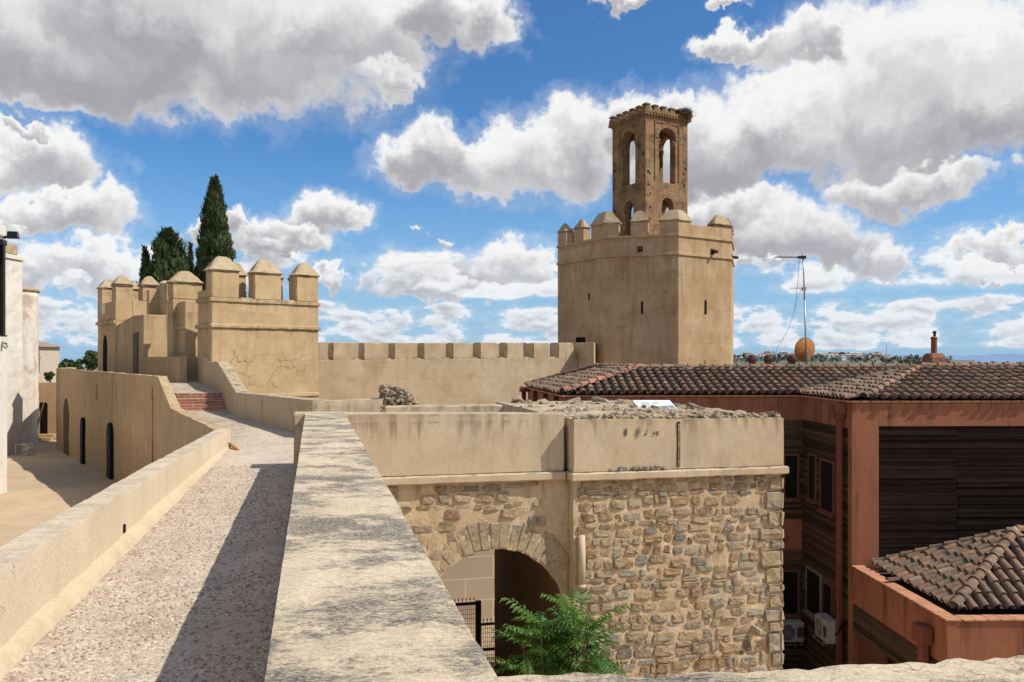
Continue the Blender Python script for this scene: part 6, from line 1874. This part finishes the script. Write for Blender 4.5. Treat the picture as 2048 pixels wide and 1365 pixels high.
    mb = MB(); mb.lathe(Vector((c.x + .02, c.y, z(674))), [(.03, 0), (.05, .04), (.035, .07), (.055, .12), (.06, .17), (.02, .2)], 10); mb.build('finial', M['iron'], ch)
    return t
red_building()

def roof_gear():
    # clay ventilation cowls
    for (px, lab) in ((1504.5, 'clay ventilation cowl on the ridge, nearest the octagonal tower'), (1537, 'clay ventilation cowl on the ridge, middle one of three'), (1584, 'clay ventilation cowl on the ridge, beside the satellite dish')):
        Y = 29.5; c = P(px, HY, Y); z = lambda py: (HY - py) / F * Y
        t = thing('ventilation_cowl', lab, 'roof vent', (c.x, c.y, z(731)), 'clay cowls along the ridge')
        mb = MB(); mb.lathe(Vector((c.x, c.y, 0)), [(.11, -.75), (.11, z(731)), (.135, z(728)), (.125, z(725)), (.15, z(723)), (.15, z(718)), (.135, z(714)), (.10, z(711)), (.05, z(709.3))], 16, (.16, .085, .065))
        for k in range(16):
            a = 2 * math.pi * k / 16; mb.tube([Vector((c.x + .15 * math.cos(a), c.y + .15 * math.sin(a), z(724))), Vector((c.x + .157 * math.cos(a), c.y + .157 * math.sin(a), z(719))), Vector((c.x + .105 * math.cos(a), c.y + .105 * math.sin(a), z(711)))], .012, 4, (.10, .055, .045))
        mb.build('cowl', M['cowl'], t, merge=False, recalc=False)
        mb = MB(); mb.box(frame(c.x, c.y, 0), -.33, .30, -.28, .28, z(733.5), z(731.3)); mb.build('slab', M['chimney'], t, bevel=.01)
    # mast with aerials
    Y = 28.6; b = P(1612.5, HY, Y); z = lambda py: (HY - py) / F * Y; X = lambda px: (px - CX) / F * Y
    t = thing('aerial_mast', 'thin leaning television mast with two aerials on the tiled roof', 'aerial', (b.x, Y, z(738)))
    tp = Vector((X(1606), Y, z(508))); bt = Vector((X(1613.5), Y, z(742)))
    at = lambda py: bt.lerp(tp, (742 - py) / (742 - 508))
    mb = MB(); mb.tube([bt, at(600)], .030, 8); mb.tube([at(604), tp], .024, 8); mb.build('mast', M['steel'], t, merge=False)
    mb = MB(); a = at(515); e = Vector((X(1546), Y - .25, z(516.5)))
    mb.tube([a + Vector((.06, 0, 0)), e], .012, 5)
    for k in range(17):
        p = a.lerp(e, .22 + .78 * k / 16); mb.tube([p + Vector((0, -.17, 0)), p + Vector((0, .17, 0))], .007, 4)
    mb.box(frame(a.x, a.y, 0, a.z), -.07, .09, -.05, .05, -.05, .05)
    p = a.lerp(e, .14); mb.box(frame(p.x, p.y, 0, p.z), -.05, .05, -.03, .03, -.05, .04)
    mb.build('yagi_aerial', M['iron'], t, merge=False)
    mb = MB(); a = at(578); e = Vector((X(1578), Y - .1, z(579)))
    mb.tube([a, e], .010, 5); mb.tube([a.lerp(e, .25) + Vector((0, 0, .03)), e + Vector((0, 0, .04)), e + Vector((0, 0, -.03)), a.lerp(e, .25) + Vector((0, 0, -.03))], .007, 5)
    mb.box(frame(a.x, a.y, 0, a.z), -.07, .06, -.05, .05, -.05, .06); mb.build('folded_dipole', M['steel'], t, merge=False)
    mb = MB()
    pts = [(1599, 520), (1596, 560), (1592, 600), (1588, 625), (1578, 655), (1565, 680), (1553, 698), (1551, 716)]
    mb.tube([Vector((X(a_), Y, z(b_))) for a_, b_ in pts], .008, 5); mb.tube([at(578)] + [Vector((X(a_), Y + .03, z(b_))) for a_, b_ in ((1597, 590), (1593, 612), (1588, 626))], .007, 5)
    mb.build('cable', M['steel'], t, merge=False)
    # dish
    Yd = 28.8; c = Vector(((1613 - CX) / F * Yd, Yd, (HY - 700.5) / F * Yd)); t = thing('satellite_dish', 'rust orange satellite dish clamped to the foot of the mast', 'dish', c)
    ax = Vector((-.30, .95, .05)).normalized(); s = ax.cross(Vector((0, 0, 1))).normalized(); u = s.cross(ax)
    rd = .42; mb = MB(); vs = [c]; rings = 8; n = 32; fs = []
    for i in range(1, rings + 1):
        r = rd * i / rings
        for k in range(n):
            a = 2 * math.pi * k / n; vs.append(c + s * r * .97 * math.cos(a) + u * r * math.sin(a) + ax * (.10 * (r / rd) ** 2))
    fs += [(0, 1 + k, 1 + (k + 1) % n) for k in range(n)]
    for i in range(rings - 1):
        for k in range(n): l = (k + 1) % n; fs.append((1 + i * n + k, 1 + (i + 1) * n + k, 1 + (i + 1) * n + l, 1 + i * n + l))
    mb.add(vs, fs, smooth=True); mb.build('reflector', M['dish'], t)
    mb = MB(); ring = [c + s * rd * .97 * math.cos(2 * math.pi * k / 32) + u * rd * math.sin(2 * math.pi * k / 32) + ax * .10 for k in range(33)]; mb.tube(ring, .010, 5); mb.build('rim', M['iron'], t)
    mb = MB(); mb.tube([c + Vector((0, -.02, 0)), Vector((X(1612.5), Y, c.z - .1))], .03, 6); mb.tube([c - u * rd * .9 + ax * .08, c - u * rd * .4 + ax * .5], .012, 5); mb.box(frame(c.x, c.y - .1, 0, c.z - .25), -.06, .06, -.1, .06, -.1, .12); mb.build('bracket', M['steel'], t, merge=False)
roof_gear()

def annex():
    rng = random.Random(91)
    t = thing('roof_annex', 'low terracotta annex with a parapet and a hipped clay tile roof, bottom right', 'building', tuple(RB(3, -2.5, -10.5)))
    PZ = -5.46; vF = -4.62; UR = 13
    mb = MB(); mb.box(RB, 0.0, .26, vF, -.06, PZ - 1.0, PZ - .035); mb.box(RB, .26, UR, vF, vF + .26, PZ - 1.0, PZ - .035)
    mb.build('parapet', M['terracotta'], t, bevel=.01)
    mb = MB()
    k = 0; v = vF - .03
    while v < -.06:
        mb.box(RB, -.035, .30, v + .004, min(v + .29, -.055), PZ - .035, PZ + rng.uniform(-.003, .004), (1, 1, 1)); v += .29
    u = .303
    while u < UR:
        mb.box(RB, u + .004, u + .29, vF - .035, vF + .30, PZ - .035, PZ + rng.uniform(-.003, .004)); u += .29
    mb.build('coping', M['coping'], t, bevel=.006, merge=False)
    # walls under the parapet: boards on the left, dark doorways below
    mb = MB(); mb.box(RB, .30, UR, vF + .35, -.06, -10.8, PZ - .34); mb.build('wall', M['terracotta'], t)
    def boards_(u0, u1, z0, z1, v, fr, h):
        mb = MB(); z = z1; r2 = random.Random(3)
        while z - h > z0:
            kk = r2.uniform(.6, 1.6); mb.hexa([fr(u0, v - .02, z - h + .01), fr(u1, v - .02, z - h + .01), fr(u1, v + .02, z - h + .01), fr(u0, v + .02, z - h + .01)], [fr(u0, v - .004, z), fr(u1, v - .004, z), fr(u1, v + .02, z), fr(u0, v + .02, z)], (kk, kk, kk)); z -= h
        mb.build('side_boards', M['boards_side'], t, merge=False)
    o = RB(.05, -.06, 0); frs = frame(o.x, o.y, 1.3 - 90)
    boards_(0, 4.2, PZ - 1.75, PZ - 1.02, -.03, frs, .09)
    mb = MB(); mb.box(RB, 0.02, .25, vF + .02, vF + .45, -10.8, PZ - 1.0); mb.box(RB, .03, .6, vF + .03, vF + .3, -10.8, PZ - 1.002); mb.build('corner_post', M['terracotta'], t, bevel=.01)
    mb = MB(); mb.box(RB, .72, 2.6, vF - .004, vF + .1, PZ - 1.9, PZ - 1.04); mb.build('opening', M['dark'], t)
    mb = MB(); mb.box(RB, .2, .28, -3.9, -1.6, -10.6, PZ - 1.8); mb.build('doorway', M['dark'], t)
    mb = MB(); mb.box(RB, .16, .26, -1.55, -.1, -10.6, PZ - 1.85); mb.build('door_panel', M['frame_red'], t)
    mb = MB(); mb.box(RB, -.30, -.04, vF + .48, vF + .92, PZ - .72, PZ - .33); mb.build('hopper', M['pipe'], t, bevel=.02)
    mb = MB(); mb.box(RB, -.24, -.06, vF + .60, vF + .80, -10.6, PZ - .72); mb.build('downpipe', M['pipe'], t, bevel=.02)
    # gutter floor and tiled roof
    mb = MB(); mb.box(RB, .26, UR, vF + .26, -.06, PZ - .34, PZ - .20); mb.build('gutter', M['tile_bed'], t)
    ez = PZ + .02
    A = RB(.52, -.20, ez + .03); B = RB(.55, vF + .72, ez - .02); C = RB(UR, vF + .72, ez - .02); Pk = P(2032, HY, 20.1); Pk.z = -4.20
    Rk = RB(UR, -1.95, -4.20)
    mb = MB(); tile_slope(mb, rng, [A, B, Pk], A, B, red=.22, pitch=.25, expo=.36, jitter=.018); mb.build('roof_slope', M['tile'], t, merge=False, recalc=False)
    mb = MB(); tile_slope(mb, rng, [B, C, Rk, Pk], B, C, red=.30, pitch=.27, expo=.36); mb.build('roof_slope', M['tile'], t, merge=False, recalc=False)
    mb = MB(); mb.add([A, Pk + Vector((0, 0, -.02)), Rk + Vector((0, 0, -.02)), RB(UR, -.15, ez)], [(0, 1, 2, 3)], (.12, .08, .06)); mb.build('roof_back', M['tile'], t)
    mb = MB(); ridge_tiles(mb, rng, B, Pk, .125, .36, red=.3); mb.build('hip_ridge', M['tile'], t, merge=False, recalc=False)
    mb = MB(); ridge_tiles(mb, rng, A, Pk, .105, .36, red=.15); ridge_tiles(mb, rng, Pk, Rk, .12, .4); mb.build('ridge', M['tile'], t, merge=False, recalc=False)
    mb = MB(); q = RB(.40, -.55, PZ + .01); mb.add([q + Vector((-.12, .08, 0)), q + Vector((.16, .02, 0)), q + Vector((.2, -.22, .0)), q + Vector((.04, -.18, .10))], [(0, 1, 2, 3), (0, 3, 2, 1)])
    tag(mb.build('plastic_scrap', M['frame_white'], recalc=False), 'crumpled white scrap lying in the annex gutter', 'litter')
    mb = MB(); q0, q1 = RB(.10, -1.75, PZ + .05), RB(.62, -1.62, PZ + .06); barrel(mb, rng, q0, q1, Vector((0, 0, 1)), .07, .06, (.17, .07, .05))
    tag(mb.build('loose_tile', M['tile'], merge=False, recalc=False), 'loose broken clay tile lying across the annex parapet', 'tile')
annex()

def ac_unit(fr, u0, v0, z0, label, cable=True):
    """fr: u along the wall, v outwards"""
    p = fr(u0 + .4, .3, z0); t = thing('air_conditioner', label, 'air conditioner', p, 'air conditioning units on the terracotta building')
    mb = MB(); mb.box(fr, u0, u0 + .82, v0, v0 + .34, z0, z0 + .60); mb.build('casing', M['ac'], t, bevel=.02, seg=2)
    mb = MB(); n = 24; c = (u0 + .30, z0 + .30)
    q = [fr(c[0] + .23 * math.cos(2 * math.pi * k / n), v0 + .344, c[1] + .23 * math.sin(2 * math.pi * k / n)) for k in range(n)]
    mb.add(q, [tuple(range(n))]); mb.build('fan_opening', M['ac_dark'], t)
    mb = MB()
    for r in (.06, .12, .18, .235):
        mb.tube([fr(c[0] + r * math.cos(2 * math.pi * k / n), v0 + .355, c[1] + r * math.sin(2 * math.pi * k / n)) for k in range(n + 1)], .006, 4)
    for k in range(8):
        a = 2 * math.pi * k / 8; mb.tube([fr(c[0], v0 + .355, c[1]), fr(c[0] + .235 * math.cos(a), v0 + .355, c[1] + .235 * math.sin(a))], .005, 4)
    mb.build('fan_guard', M['ac'], t, merge=False)
    mb = MB(); mb.box(fr, u0 + .60, u0 + .80, v0 + .335, v0 + .346, z0 + .15, z0 + .45); mb.build('vent_grille', M['ac_dark'], t)
    mb = MB()
    for u in (u0 + .08, u0 + .70):
        mb.box(fr, u - .015, u + .015, -.03, v0 + .42, z0 - .04, z0 - .002); mb.box(fr, u - .015, u + .015, -.03, .0, z0 - .35, z0 - .041)
    mb.box(fr, u0, u0 + .8, v0 + .40, v0 + .42, z0 - .06, z0 - .042)
    mb.build('wall_bracket', M['steel'], t)
    if cable:
        mb = MB(); mb.tube([fr(u0 + .75, v0 + .1, z0 + .25), fr(u0 + .95, v0 + .1, z0 + .3), fr(u0 + 1.05, .1, z0 + .62), fr(u0 + 1.2, .05, z0 + .72)], .028, 6); mb.build('hose', M['dark'], t)
o_ = RB(-.06, 0, 0)
a1 = RB(-.06, 3.49, 0)
fs_ = frame(a1.x, a1.y, 1.3 - 90)
frA = lambda u, v, z: fs_(u, -v, z)
ac_unit(frA, 2.22, .10, -7.72, 'cream air conditioner on brackets beside the terracotta corner pillar')
a2 = RB(-1.45, 3.44, 0); f2_ = frame(a2.x, a2.y, 1.3)
ac_unit(lambda u, v, z: f2_(u, -v, z), .50, .08, -8.55, 'cream air conditioner in shade, half hidden behind the stone tower corner', False)
